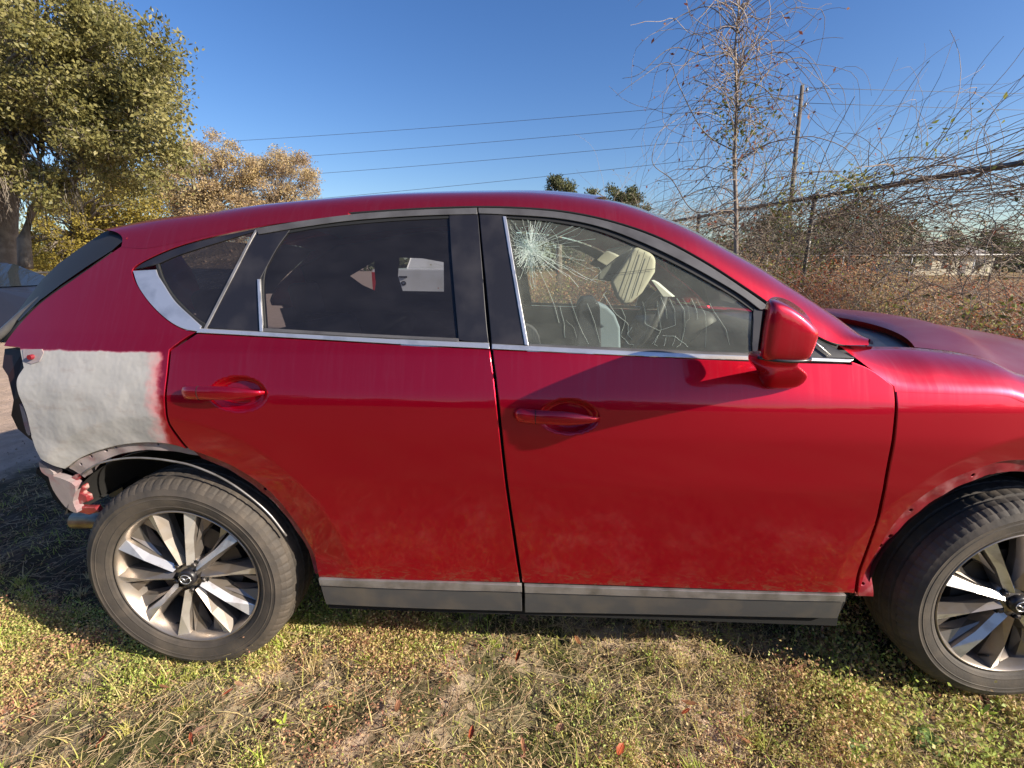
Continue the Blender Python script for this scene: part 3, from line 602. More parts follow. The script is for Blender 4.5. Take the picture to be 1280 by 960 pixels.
# ---- door mirror
mb = MB(); secs = []
for Y, t, k in ((-.236, 0, .55), (-.232, 0, .86), (-.222, .0, 1.0), (-.19, .08, 1.06), (-.12, .4, 1.07), (-.055, .75, 1.04), (-.035, .85, .8), (-.03, .86, .5)):
    xr = 1.694+.115*t; xf = 1.806+.10*t; zc = 1.243; xc = (xr+xf)/2
    prof = [(xr, 1.176), (xr-.003, 1.20), (xr-.002, 1.28), (xr+.002, 1.310), (xr+.012, 1.315), (xr+.045, 1.306), (xr+.085, 1.280), (xf+.008, 1.250), (xf+.010, 1.236), (xf+.004, 1.205), (xf-.003, 1.184), (xf-.012, 1.174), (xr+.05, 1.170)]
    secs.append([(xc+(x-xc)*k, Y, zc+(z-zc)*k) for x, z in prof])
n = len(secs[0]); vs = [p for s_2 in secs for p in s_2]; f = [(i*n+j, i*n+(j+1) % n, (i+1)*n+(j+1) % n, (i+1)*n+j) for i in range(len(secs)-1) for j in range(n)]+[tuple(range(n)), tuple(range((len(secs)-1)*n, len(secs)*n))[::-1]]
mb.add(vs, f); mo = mb.build('wing_mirror', PAINT, car, True); md = mo.modifiers.new('s', 'SUBSURF'); md.levels = 2; md.render_levels = 2
mb = MB(); mb.add([(1.690, -.205, 1.195), (1.690, -.205, 1.295), (1.79, -.05, 1.29), (1.79, -.05, 1.195)], [(0, 1, 2, 3)]); mb.build('mirror_glass', CHROME, mo)
mb = MB(); secs = []
for z, a, b, y0 in ((1.185, 1.70, 1.815, -.215), (1.178, 1.70, 1.815, -.215), (1.160, 1.71, 1.815, -.195), (1.14, 1.74, 1.85, -.14), (1.11, 1.79, 1.915, -.075), (1.085, 1.815, 1.935, -.035), (1.06, 1.825, 1.935, -.006), (1.045, 1.83, 1.93, .03)):
    c = (a+b)/2; h = (b-a)/2; yi = min(.10, y0+.12); secs.append([(c-h, yi, z), (c-h, y0+.05, z), (c-h*.9, y0+.01, z), (c-h*.6, y0, z), (c+h*.4, y0+.002, z), (c+h*.85, y0+.02, z), (c+h*1.02, y0+.06, z), (c+h*1.05, yi, z)])
n = 8; vs = [p for s_2 in secs for p in s_2]; f = [(i*n+j, i*n+(j+1) % n, (i+1)*n+(j+1) % n, (i+1)*n+j) for i in range(len(secs)-1) for j in range(n)]+[tuple(range(n)), tuple(range((len(secs)-1)*n, len(secs)*n))[::-1]]
mb.add(vs, f); mf = mb.build('mirror_foot', PAINT, mo, True); md = mf.modifiers.new('s', 'SUBSURF'); md.levels = 2; md.render_levels = 2
mb = MB(); mb.tube(smooth_path([(1.695, -.20, 1.181), (1.72, -.226, 1.180), (1.76, -.232, 1.179), (1.80, -.222, 1.180), (1.82, -.19, 1.181)], 4), .004, 6); mb.build('mirror_joint', BLACKTRIM, mo, True)

# ---- wheels: rim > tyre, spokes, cap, nuts
def lathe(mb, prof, n=96, mod=None, mi=0):
    rows = []
    for i in range(n+1):
        th = 2*math.pi*i/n; rows.append([((r-(mod(i, k) if mod else 0))*math.cos(th), y, (r-(mod(i, k) if mod else 0))*math.sin(th)) for k, (r, y) in enumerate(prof)])
    return mb.grid(rows, mi)
def make_wheel():
    """axis along Y, outer face towards -Y, origin in the hub centre"""
    mb = MB(); lathe(mb, [(.252, .004), (.2535, -.004), (.250, -.008), (.246, -.004), (.243, .006), (.236, .018), (.232, .05), (.222, .10), (.225, .20), (.25, .215)])
    rim = mb.build('wheel', ALLOYD, None, True); rim.data.materials[0] = ALLOYD
    tp = [(.249, .010), (.251, .000), (.262, -.010), (.270, -.014), (.272, -.0155), (.275, -.0150), (.290, -.0195), (.3, -.0205), (.302, -.0218), (.305, -.0205), (.312, -.021), (.316, -.0225), (.319, -.0205), (.335, -.014), (.347, -.004), (.3535, .006), (.3575, .014), (.3575, .020), (.3605, .034), (.3530, .037), (.3530, .043), (.362, .046), (.3635, .075), (.355, .078), (.355, .086), (.364, .089), (.364, .115), (.355, .118), (.355, .126), (.3635, .129), (.362, .16), (.353, .163), (.353, .169), (.360, .172), (.352, .20), (.33, .222), (.29, .226), (.25, .212)]
    def tm(i, k):
        if 13 <= k <= 17: return .0025 if i % 4 == 0 else 0
        if k in (20, 21, 24, 25, 28, 29): return .003 if (i+k) % 4 == 0 else 0
        return 0
    mb = MB(); lathe(mb, tp, 288, tm); ty = mb.build('tyre', TYRE, rim, True); sharp(ty, 14)
    for k in range(10):
        pair = k//2; side = 1 if k % 2 else -1; th = math.radians(72*pair+16.5*side+96); w = side
        mb = MB()
        pr = [  # (r, tangential, y)
            (.046, -.020, .022), (.050, -.002, -.004), (.046, .016, .014), (.145, -.020, .030), (.150, -.006, -.008), (.150, .011, .010), (.240, -.030, .040), (.245, -.016, -.002), (.240, .018, .012),
            (.046, -.020, .055), (.046, .020, .055), (.145, -.018, .055), (.150, .018, .055), (.240, -.024, .07), (.240, .034, .07)]
        er = Vector((math.cos(th), 0, math.sin(th))); et = Vector((-math.sin(th), 0, math.cos(th)))
        vs = [er*r+et*(t*w)+Vector((0, y, 0)) for r, t, y in pr]
        mb.add(vs, [(1, 2, 5, 4), (4, 5, 8, 7)], 0); mb2 = [(0, 1, 4, 3), (3, 4, 7, 6), (2, 10, 12, 5), (5, 12, 14, 8), (0, 3, 11, 9), (3, 6, 13, 11)]
        mb.f += [q for q in mb2]; mb.m += [1]*len(mb2)
        pr2 = [(.10, .010, .020), (.238, .030, .020), (.238, .078, .034), (.17, .030, .032), (.238, .078, .06), (.12, .012, .055)]
        vs = [er*r+et*(t*w)+Vector((0, y, 0)) for r, t, y in pr2]; mb.add(vs, [(0, 1, 2, 3), (3, 2, 4, 5), (0, 3, 5)], 1)
        o = mb.build('spoke', [ALLOY, ALLOYD], rim)
    mb = MB(); lathe(mb, [(.0001, .010), (.030, .010), (.058, .014), (.07, .03), (.06, .06)], 40); mb.build('hub', ALLOYD, rim, True)
    mb = MB(); lathe(mb, [(.0001, -.010), (.024, -.009), (.0285, -.006), (.029, .012)], 36); cap = mb.build('hub_cap', BLACKTRIM, rim, True)
    mb = MB(); mb.tube([(.0165*math.cos(t)*1.12, -.0115, .0165*math.sin(t)) for t in np.linspace(0, 2*math.pi, 33)], .0015, 6)
    wing = [(-.0165, .006), (-.009, .0055), (-.0035, .001), (0, -.006), (.0035, .001), (.009, .0055), (.0165, .006)]
    mb.tube([(x, -.0118, z) for x, z in wing], [.0008, .0018, .0020, .0022, .0020, .0018, .0008], 6); emb = mb.build('emblem', CHROME, rim, True)
    for k in range(5):
        a = math.radians(72*k+60); mb = MB(); c = (.052*math.cos(a), .0, .052*math.sin(a)); mb.tube([(c[0], .016, c[2]), (c[0], .004, c[2]), (c[0], .001, c[2])], [.009, .009, .006], 6); mb.build('lug_nut', STEEL, rim)
        mb = MB(); mb.tube([(c[0], .0145, c[2]), (c[0], .0105, c[2])], [.0145, .0145], 14); mb.build('nut_recess', DARK, rim)
    mb = MB(); lathe(mb, [(.02, .065), (.155, .065), (.157, .085), (.02, .085)], 48); mb.build('brake_disc', STEEL, rim)
    mb = MB(); mb.add([(r*math.cos(a), y, r*math.sin(a)) for y in (.05, .10) for a in np.linspace(.3, 1.5, 7) for r in (.10, .175)], [(i*2, i*2+1, i*2+3, i*2+2) for i in range(6)]+[(14+i*2, 14+i*2+2, 14+i*2+3, 14+i*2+1) for i in range(6)]+[(i*2+1, 14+i*2+1, 14+i*2+3, i*2+3) for i in range(6)]+[(i*2, i*2+2, 14+i*2+2, 14+i*2) for i in range(6)])
    mb.build('brake_caliper', STEEL, rim)
    mb = MB(); lathe(mb, [(.0001, .20), (.24, .20)], 32); mb.build('backing_plate', DARK, rim)
    mb = MB(); a = math.radians(-112); mb.tube([(.225*math.cos(a), .03, .225*math.sin(a)), (.205*math.cos(a), .005, .205*math.sin(a))], [.004, .003], 6); mb.build('valve_stem', RUBBER, rim)
    return rim
def copy_tree(o, parent):
    c = o.copy(); C.objects.link(c); c.parent = parent
    for ch in list(o.children): copy_tree(ch, c)
    return c
wh = make_wheel(); kids = list(wh.children)
def place(wobj, x, y, z, spin, face):
    wobj.parent = car; wobj.matrix_parent_inverse = WORLD[car.name].inverted(); wobj.location = (x, y, z); wobj.rotation_euler = (0, spin, math.pi if face else 0)
w2, w3, w4 = copy_tree(wh, car), copy_tree(wh, car), copy_tree(wh, car)
place(wh, 0, .036, .357, 0, 0); place(w2, 2.705, .036, .357, math.radians(-10), 0); place(w3, 0, 1.80, .357, .5, 1); place(w4, 2.7, 1.80, .357, .8, 1)
# ---- cabin
mb = MB(); mb.box((.25, .18, .34), (2.35, 1.66, .38)); mb.box((2.2, .15, .34), (2.24, 1.69, 1.0)); mb.build('cabin_floor', PLASTIC, car)
def rounded(name, a, b, m, parent, rz=0, tilt=0, lv=2):
    mb = MB(); c = [(a[i]+b[i])/2 for i in range(3)]; mb.box([a[i]-c[i] for i in range(3)], [b[i]-c[i] for i in range(3)])
    o = mb.build(name, m, parent); bv = o.modifiers.new('b', 'BEVEL'); bv.width = min(b[i]-a[i] for i in range(3))*.42; bv.segments = 4; o.data.shade_smooth()
    M = Matrix.Translation(c) @ Matrix.Rotation(tilt, 4, 'Y') @ Matrix.Rotation(rz, 4, 'Z'); o.data.transform(M); return o
for y0, dx in ((.26, .14), (1.08, 0)):
    sb = rounded('front_seat', (1.05, y0, .48), (1.55, y0+.5, .64), FABRIC, car); rounded('seat_back', (.93+dx, y0, .56), (1.10+dx, y0+.5, 1.16), FABRIC, sb, tilt=-.22); rounded('headrest', (.80+dx, y0+.13, 1.20), (.90+dx, y0+.37, 1.38), FABRIC, sb, tilt=-.15)
sb = rounded('rear_bench', (.10, .26, .50), (.60, 1.58, .66), FABRIC, car); rounded('seat_back', (.0, .26, .58), (.16, 1.58, 1.12), FABRIC, sb, tilt=-.3)
for y0 in (.42, 1.15): rounded('headrest', (-.12, y0, 1.12), (-.04, y0+.25, 1.30), FABRIC, sb, tilt=-.2)
rounded('dashboard', (1.95, .16, .62), (2.40, 1.68, 1.13), PLASTIC, car); rounded('instrument_hood', (1.88, 1.10, 1.00), (2.1, 1.55, 1.17), PLASTIC, car)
# cream padded visor hanging from the roof, steering wheel, bolster, loose trim
def poly_at(pts, Y, depth, name, m, parent, bev=.01):
    mb = MB(); mb.prism([at(x, y, Yf=Y) for x, y in pts], (.02, depth, 0)); o = mb.build(name, m, parent)
    b = o.modifiers.new('b', 'BEVEL'); b.width = bev*.4; b.segments = 3; return o
vis = poly_at([(793,308),(808,312),(820,322),(819,340),(803,366),(790,378),(779,382),(770,372),(762,352),(776,333)], .80, .12, 'sun_visor', CREAM, car, .045); vis.data.shade_smooth(); vis.modifiers['b'].segments = 5
vf = poly_at([(791,309),(778,333),(765,352),(747,350),(748,340),(770,322)], .83, .10, 'visor_shaded_facet', mat('painted_shade_grey', (.20, .20, .17), .7), car, .02)  # shaded left facet of the visor, its shade painted as a darker grey piece
st = MB()
for L in ([(790,312),(768,344)], [(798,312),(775,377)], [(806,315),(786,376)], [(813,320),(796,370)], [(760,343),(819,336)]):
    st.tube([at(x, y, Yf=.792) for x, y in L], .0012, 4)
st.build('visor_stitching', STITCH, vis, True)
poly_at([(745,325),(758,313),(772,320),(759,333)], 1.0, .03, 'sun_visor', CREAM, car)
poly_at([(736,330),(752,338),(793,307),(786,305),(757,318),(745,322)], 1.03, .03, 'visor_arm', FABRIC, car, .004)
poly_at([(758,312),(770,309),(793,307),(776,320)], 1.1, .02, 'roof_console', mat('green_grey_felt', (.35, .38, .30), .9), car, .004)
poly_at([(814,350),(820,353),(841,371),(829,371)], 1.0, .03, 'pillar_cover', mat('pale_trim', (.75, .74, .66), .6), car, .004)
poly_at([(747,379),(760,385),(769,394),(775,409),(776,440),(746,440)], 1.15, .25, 'seat_bolster', BLUEG, car, .03)
poly_at([(722,382),(728,374),(744,373),(750,382),(752,440),(720,440)], 1.12, .30, 'seat_back', mat('navy_black_seat', (.025, .028, .035), .8), car, .03)
sw = MB(); c = Vector(at(806, 402, Yf=1.34)); ax1 = Vector((0, 1, 0)); ax2 = Vector((.45, 0, .89)); sw.tube([c+ax1*.185*math.cos(t)+ax2*.185*math.sin(t) for t in np.linspace(0, 2*math.pi, 41)], .017, 10); 
sw.tube([c-ax1*.18, c+Vector((.05, 0, -.02)), c+ax1*.18], [.02, .06, .02], 8); sw.build('steering_wheel', PLASTIC, car, True)
# ---- cracked glass: a starburst where it was struck, long bent cracks lower down
CR = tintmat('crushed_glass', [(.42, .54, .48), (.66, .76, .70), (.82, .86, .83)], .35, .3, .6)
cr = MB(); rnd = random.Random(3); O_ = (663, 312)
def crk(pts, r): cr.tube([at(x, y, .0085) for x, y in pts], r, 3, cap=False)
def inwin(x, y): return 634+(y-271)*.16 < x and y < 431 and y > 268+max(0, (x-700))*.14
for i in range(210):
    a = rnd.uniform(0, 2*math.pi); r0 = rnd.uniform(0, 16); L = rnd.expovariate(1/16.)+6
    if math.cos(a) > .55 and rnd.random() < .3: L += rnd.uniform(20, 60)
    if math.sin(a) < -.6: L = min(L, 34)
    p = []; 
    for k in range(5):
        rr = r0+L*k/4; w_ = rnd.uniform(-.05, .05); x, y = O_[0]+math.cos(a+w_)*rr, O_[1]+math.sin(a+w_)*rr*1.05
        if inwin(x, y): p.append((x, y))
        else: break
    if len(p) > 2: crk(p, rnd.uniform(.00022, .0005))
for i in range(34):
    r = 3+i*1.0; a0 = rnd.uniform(0, 6.28); w_ = rnd.uniform(.5, 1.6); p = [(O_[0]+math.cos(a)*r*rnd.uniform(.93, 1.07), O_[1]+math.sin(a)*r*rnd.uniform(.93, 1.07)) for a in np.linspace(a0, a0+w_, 6)]
    if all(inwin(*q) for q in p): crk(p, .00025)
z5 = lambda L: [(620+x/3.765, 260+y/3.765) for x, y in L]
for L in ([(945,425),(985,500),(990,580),(985,655)], [(1005,450),(1050,520),(1085,575),(1100,645)], [(850,425),(885,480),(890,560),(870,640),(850,655)], [(815,425),(840,480),(845,550)], [(775,420),(800,470),(805,520)], [(880,425),(905,470),(910,520),(895,540)],
          [(920,425),(945,480),(950,525)], [(760,440),(770,520),(775,575),(745,640),(760,650)], [(775,575),(820,560),(845,550)], [(700,470),(705,545),(775,580)], [(785,600),(840,605),(890,640),(905,655)], [(790,650),(800,610)], [(350,430),(380,520),(410,590),(435,640)],
          [(430,450),(465,540),(480,600),(490,635)], [(505,405),(560,490),(620,545),(625,590)], [(300,460),(320,540),(325,610)], [(330,530),(365,560),(380,610)], [(590,470),(610,520),(590,600),(625,640),(650,645)], [(240,240),(330,280),(430,330),(520,345)],
          [(290,180),(350,240),(470,300)], [(520,390),(490,440),(470,450)], [(640,620),(620,590),(640,560)], [(830,650),(845,600)], [(400,290),(480,280),(495,300),(440,350)], [(280,190),(380,130),(420,90)], [(700,470),(690,440)], [(735,640),(760,600)]):
    q = []
    for i in range(len(z5(L))-1):
        a, b = z5(L)[i], z5(L)[i+1]
        for t in (0, .5): q.append((a[0]+(b[0]-a[0])*t+rnd.uniform(-.4, .4), a[1]+(b[1]-a[1])*t+rnd.uniform(-.4, .4)))
    q.append(z5(L)[-1]); q = smooth_path([np.array(v) for v in q], 3); crk(q, rnd.uniform(.00014, .00036))
o = cr.build('glass_crack', CR, FD); o.data.attributes.new('tint', 'FLOAT', 'POINT').data.foreach_set('value', rng.random(len(o.data.vertices)).astype(np.float32)); tag(o, kind='stuff')
# crushed zone
n = 3000; P = []; T = []
for i in range(n):
    a = rnd.uniform(0, 6.28); r = abs(rnd.gauss(0, 11)); x, y = O_[0]+math.cos(a)*r, O_[1]+math.sin(a)*r*1.1
    if inwin(x, y): P.append(at(x, y, .0088)); T.append(rnd.random())
P = np.array(P); V, F = leaves(P, rng.uniform(.001, .0045, len(P)), .6, D=np.stack([rng.normal(size=len(P)), np.full(len(P), .15), rng.normal(size=len(P))], 1)*4)
tag(npmesh('crushed_glass', V, F, CR, FD, np.repeat(np.array(T), 4)), kind='stuff')

# ============================================================ GROUND
def hn(X, Y): return .018*np.sin(X*1.7+.6)*np.cos(Y*2.1)+.012*np.sin(X*4.3+Y*3.1)+.007*np.sin(X*9.1-Y*7.3)+.004*np.sin(X*23+Y*17)*np.sin(Y*19-X*11)
def gh(X, Y):
    near = np.exp(-((X-1.2)/9)**2-((Y-1.5)/9)**2); return (hn(X, Y)-.012)*near-.0
gm = bpy.data.materials.new('ground_soil'); gm.use_nodes = True; b = gm.node_tree.nodes['Principled BSDF']; b.inputs['Roughness'].default_value = .95; b.inputs['Specular IOR Level'].default_value = .1
o_ = scaled(gm, 1, 1, 1); sp = N(gm, 'ShaderNodeSeparateXYZ'); gm.node_tree.links.new(o_, sp.inputs[0])
n1 = noise_(gm, o_, 1.3, 8, .65); n2 = noise_(gm, o_, 30, 8, .7); n3 = noise_(gm, o_, 6, 6, .6)
soil = mixc(gm, mapr(gm, n3, .46, .60), (.14, .11, .065), (.58, .44, .31)); soil = mixc(gm, mapr(gm, n2, .52, .66), soil, (.050, .040, .024))
soil = mixc(gm, mapr(gm, n1, .45, .62, 0, .7), soil, (.085, .10, .028))
sand = mixc(gm, mapr(gm, n3, .35, .65), (.46, .34, .26), (.38, .28, .21)); sand = mixc(gm, mapr(gm, n2, .52, .7, 0, .6), sand, (.20, .155, .12))
far = mixc(gm, mapr(gm, n1, .40, .62), (.26, .15, .085), (.22, .19, .08))
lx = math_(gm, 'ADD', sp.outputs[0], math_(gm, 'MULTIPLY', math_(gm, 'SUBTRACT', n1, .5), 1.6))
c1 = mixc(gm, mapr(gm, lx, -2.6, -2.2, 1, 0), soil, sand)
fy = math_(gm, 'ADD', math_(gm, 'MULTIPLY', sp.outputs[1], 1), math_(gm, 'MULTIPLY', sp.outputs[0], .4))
lawn = mixc(gm, mapr(gm, n1, .3, .7), (.115, .105, .045), (.15, .13, .06)); c1 = mixc(gm, mapr(gm, sp.outputs[1], -.95, -.7, 1, 0), c1, lawn)  # even dark lawn out of view, toned for what the doors reflect
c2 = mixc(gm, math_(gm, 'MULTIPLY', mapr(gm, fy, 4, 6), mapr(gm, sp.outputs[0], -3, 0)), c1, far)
c2 = mixc(gm, math_(gm, 'MULTIPLY', mapr(gm, sp.outputs[0], -.5, -.1, 1, 0), math_(gm, 'MULTIPLY', mapr(gm, lx, -2.6, -2.2), mapr(gm, sp.outputs[1], .1, .5, 0, .8))), c2, (.075, .052, .035))  # brown litter soil, also darkened to deepen the car's cast shadow there
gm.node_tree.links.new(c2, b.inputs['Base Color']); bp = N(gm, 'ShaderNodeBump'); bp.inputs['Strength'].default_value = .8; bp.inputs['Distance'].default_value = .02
gm.node_tree.links.new(n2, bp.inputs['Height']); gm.node_tree.links.new(bp.outputs[0], b.inputs['Normal'])
ax = np.concatenate([-np.geomspace(2000, 8, 26), np.linspace(-7, 9, 321), np.geomspace(10, 2000, 26)]); ay = np.concatenate([-np.geomspace(2000, 6, 26), np.linspace(-5, 7, 241), np.geomspace(8, 2000, 26)])
GX, GY = np.meshgrid(ax, ay); V = np.stack([GX, GY, gh(GX, GY)], -1).reshape(-1, 3); nx, ny = len(ax), len(ay); I = np.arange(nx*ny).reshape(ny, nx)
F = np.stack([I[:-1, :-1], I[:-1, 1:], I[1:, 1:], I[1:, :-1]], -1).reshape(-1, 4); tag(npmesh('ground', V, F, gm, smooth=True), kind='structure')
def fbm(X, Y, s, seed=0):
    a = 0
    for k, (f, w_) in enumerate(((1, .5), (2.3, .3), (5.1, .2))):
        a = a+w_*np.sin(X*s*f*1.3+seed+k*2.1+1.7*np.sin(Y*s*f*.9+seed*2+k))*np.cos(Y*s*f*1.1+k*1.3-seed+1.3*np.sin(X*s*f*.7+k))
    return a
GRASS = tintmat('grass_blades', [(.74, .56, .32), (.76, .62, .30), (.60, .54, .15), (.36, .44, .08), (.54, .66, .10)], .6, .4)
STRAW = tintmat('dry_straw', [(.60, .46, .27), (.76, .60, .36), (.50, .35, .20), (.32, .18, .11)], .7, .25)
CLOV = tintmat('low_weed_leaves', [(.42, .19, .13), (.68, .46, .25), (.66, .58, .22), (.40, .50, .11), (.62, .72, .22)], .5, .4)
LITTER = tintmat('leaf_litter', [(.09, .055, .035), (.20, .12, .07), (.32, .21, .13), (.46, .34, .22)], .8, .2)
def scatter(n, x0, x1, y0, y1, dens):
    X = rng.uniform(x0, x1, n); Y = rng.uniform(y0, y1, n); k = rng.random(n) < dens(X, Y); return X[k], Y[k]
def sandzone(X, Y): return (X+.5*fbm(X, Y, 1.1, 3) < -2.4)
bare = lambda X, Y: np.clip(.5+1.6*fbm(X, Y, 1.9, 5), 0, 1)
# blades
dn = lambda X, Y: np.where(sandzone(X, Y), .02, np.clip(.12+.75*np.clip(.5+1.4*fbm(X, Y, 2.4, 1), 0, 1)*(.35+.65*bare(X, Y)), 0, 1)*np.where((Y > .45) & (Y < 1.6) & (X > -.3) & (X < 3), .35, 1)*np.where((X < -.1) & (Y > .12-.3*X), .22, 1))
X, Y = scatter(120000, -2.4, 3.3, -.75, 2.4, dn); n = len(X); z = gh(X, Y)
h = rng.gamma(3., .0085, n)+.008; ang = rng.uniform(0, 6.283, n); lean = rng.uniform(.3, 1.5, n); K = 4; t = np.linspace(0, 1, K)
P = np.stack([X[:, None]+np.cos(ang)[:, None]*(h*lean)[:, None]*t**1.6, Y[:, None]+np.sin(ang)[:, None]*(h*lean)[:, None]*t**1.6, z[:, None]+h[:, None]*(t-.35*t**2*lean[:, None]*.6)-.002], -1)
wd = np.stack([-np.sin(ang), np.cos(ang), 0*ang], 1)*rng.uniform(.0009, .0021, n)[:, None]; wv = (1-t**2*.9)[None, :, None]
V = np.stack([P-wd[:, None]*wv, P+wd[:, None]*wv], 2).reshape(-1, 3); I = np.arange(n*K*2).reshape(n, K, 2); F = np.stack([I[:, :-1, 0], I[:, :-1, 1], I[:, 1:, 1], I[:, 1:, 0]], -1).reshape(-1, 4)
tt = np.clip(.48+.55*fbm(X, Y, 1.6, 2)+rng.normal(0, .22, n)-.12*sst((X-1.3)/1), 0, 1); tag(npmesh('grass', V, F, GRASS, tint=np.repeat(tt, K*2)), kind='stuff')
# taller tufts
X0, Y0 = scatter(900, -1.5, 3.2, -.6, .6, lambda X, Y: np.clip(.1+1.2*np.clip(fbm(X, Y, 1.5, 14), 0, 1), 0, 1)); k = 26; n = len(X0)*k; X = np.repeat(X0, k)+rng.normal(0, .010, n); Y = np.repeat(Y0, k)+rng.normal(0, .010, n); ang = rng.uniform(0, 6.28, n); h = rng.uniform(.02, .065, n); lean = rng.uniform(.3, 1.1, n); K = 5; t = np.linspace(0, 1, K)
P = np.stack([X[:, None]+np.cos(ang)[:, None]*(h*lean)[:, None]*t**1.6, Y[:, None]+np.sin(ang)[:, None]*(h*lean)[:, None]*t**1.6, gh(X, Y)[:, None]+h[:, None]*(t-.3*t**2*lean[:, None])-.002], -1)
wd = np.stack([-np.sin(ang), np.cos(ang), 0*ang], 1)*rng.uniform(.0010, .0022, n)[:, None]; wv = (1-t**2*.9)[None, :, None]
V = np.stack([P-wd[:, None]*wv, P+wd[:, None]*wv], 2).reshape(-1, 3); I = np.arange(n*K*2).reshape(n, K, 2); F = np.stack([I[:, :-1, 0], I[:, :-1, 1], I[:, 1:, 1], I[:, 1:, 0]], -1).reshape(-1, 4)
tag(npmesh('grass_tufts', V, F, GRASS, tint=np.repeat(np.clip(np.repeat(rng.uniform(.1, 1, len(X0)), k)+rng.normal(0, .1, n), 0, 1), K*2)), kind='stuff')
# straw and runners lying on the ground
X, Y = scatter(42000, -2.4, 3.6, -1.1, 2.4, lambda X, Y: np.where(sandzone(X, Y), .03, .25+.6*(1-bare(X, Y)))); n = len(X); z = gh(X, Y); K = 5; t = np.linspace(-.5, .5, K); ang = rng.normal(.2, 1.1, n); L = rng.gamma(2.2, .028, n)+.015; cv = rng.normal(0, .5, n)
P = np.stack([X[:, None]+L[:, None]*(np.cos(ang)[:, None]*t-np.sin(ang)[:, None]*cv[:, None]*t*t), Y[:, None]+L[:, None]*(np.sin(ang)[:, None]*t+np.cos(ang)[:, None]*cv[:, None]*t*t), (z+rng.uniform(.002, .022, n))[:, None]+L[:, None]*rng.uniform(-.12, .30, n)[:, None]*t], -1)
V, F = strands(P, np.repeat(rng.uniform(.0004, .0011, n)[:, None], K, 1)); tag(npmesh('dry_straw', V, F, STRAW, tint=np.repeat(rng.random(n), K*3)), kind='stuff')
# low weeds: clumps of small round leaves
cx, cy = scatter(105000, -1.6, 3.2, -.62, 1.1, lambda X, Y: np.where(sandzone(X, Y), .0, np.clip(.14+.8*np.clip(.5+1.7*fbm(X, Y, 2.6, 8), 0, 1)+.35*sst((X-1.0)/1.0), 0, 1))*np.where((Y > .32), .22, 1)*np.where((X < -.1) & (Y > .12-.3*X), .10, 1)*(.12+.88*bare(X, Y)**1.5)); k = 8; n = len(cx)*k
X = np.repeat(cx, k)+rng.normal(0, .013, n); Y = np.repeat(cy, k)+rng.normal(0, .013, n); Z = gh(X, Y)+rng.gamma(2., .007, n)*(1+.9*sst((X-1.2)/1))*np.repeat(.5+1.3*np.clip(.5+fbm(cx, cy, 5.3, 12), 0, 1), k)
V, F = leaves(np.stack([X, Y, Z], 1), rng.uniform(.005, .012, n)*(1+.6*sst((X-1.9)/.5)), .6, up=.6)
ct = np.clip(.45+.6*fbm(cx, cy, 2.6, 4)+.2*rng.normal(size=len(cx))-.10*sst((cx-1.2)/.5)*(1-sst((cx-2.1)/.4)), 0, 1); tag(npmesh('low_weeds', V, F, CLOV, tint=np.clip(np.repeat(ct, k)+rng.normal(0, .12, n), 0, 1).repeat(4)), kind='stuff')
# thin reddish stems of the taller weeds on the right and under the sill
cx, cy = scatter(9000, -.2, 3.7, -1.0, 1.3, lambda X, Y: .15+.8*sst((X-1.1)/.8)); n = len(cx); K = 5; t = np.linspace(0, 1, K); a = rng.uniform(0, 6.28, n); h = rng.gamma(3, .012, n)+.015
P = np.stack([cx[:, None]+np.cos(a)[:, None]*h[:, None]*.6*t**1.4+rng.normal(0, .002, (n, K)), cy[:, None]+np.sin(a)[:, None]*h[:, None]*.6*t**1.4+rng.normal(0, .002, (n, K)), gh(cx, cy)[:, None]+h[:, None]*t], -1)
V, F = strands(P, np.repeat(rng.uniform(.0005, .0009, n)[:, None], K, 1)); tag(npmesh('weed_stems', V, F, STRAW, tint=np.repeat(.5+.5*rng.random(n), K*3)), kind='stuff')
X, Y = scatter(46000, -3.0, 3.4, -.7, 3.0, lambda X, Y: np.where(sandzone(X, Y), .10, np.where((X < -.1) & (Y > .1-.3*X), 1, .35))); n = len(X)
V, F = leaves(np.stack([X, Y, gh(X, Y)+.004], 1), rng.uniform(.006, .024, n), .45, up=.9); tag(npmesh('leaf_litter', V, F, LITTER, tint=rng.random(n).repeat(4)), kind='stuff')
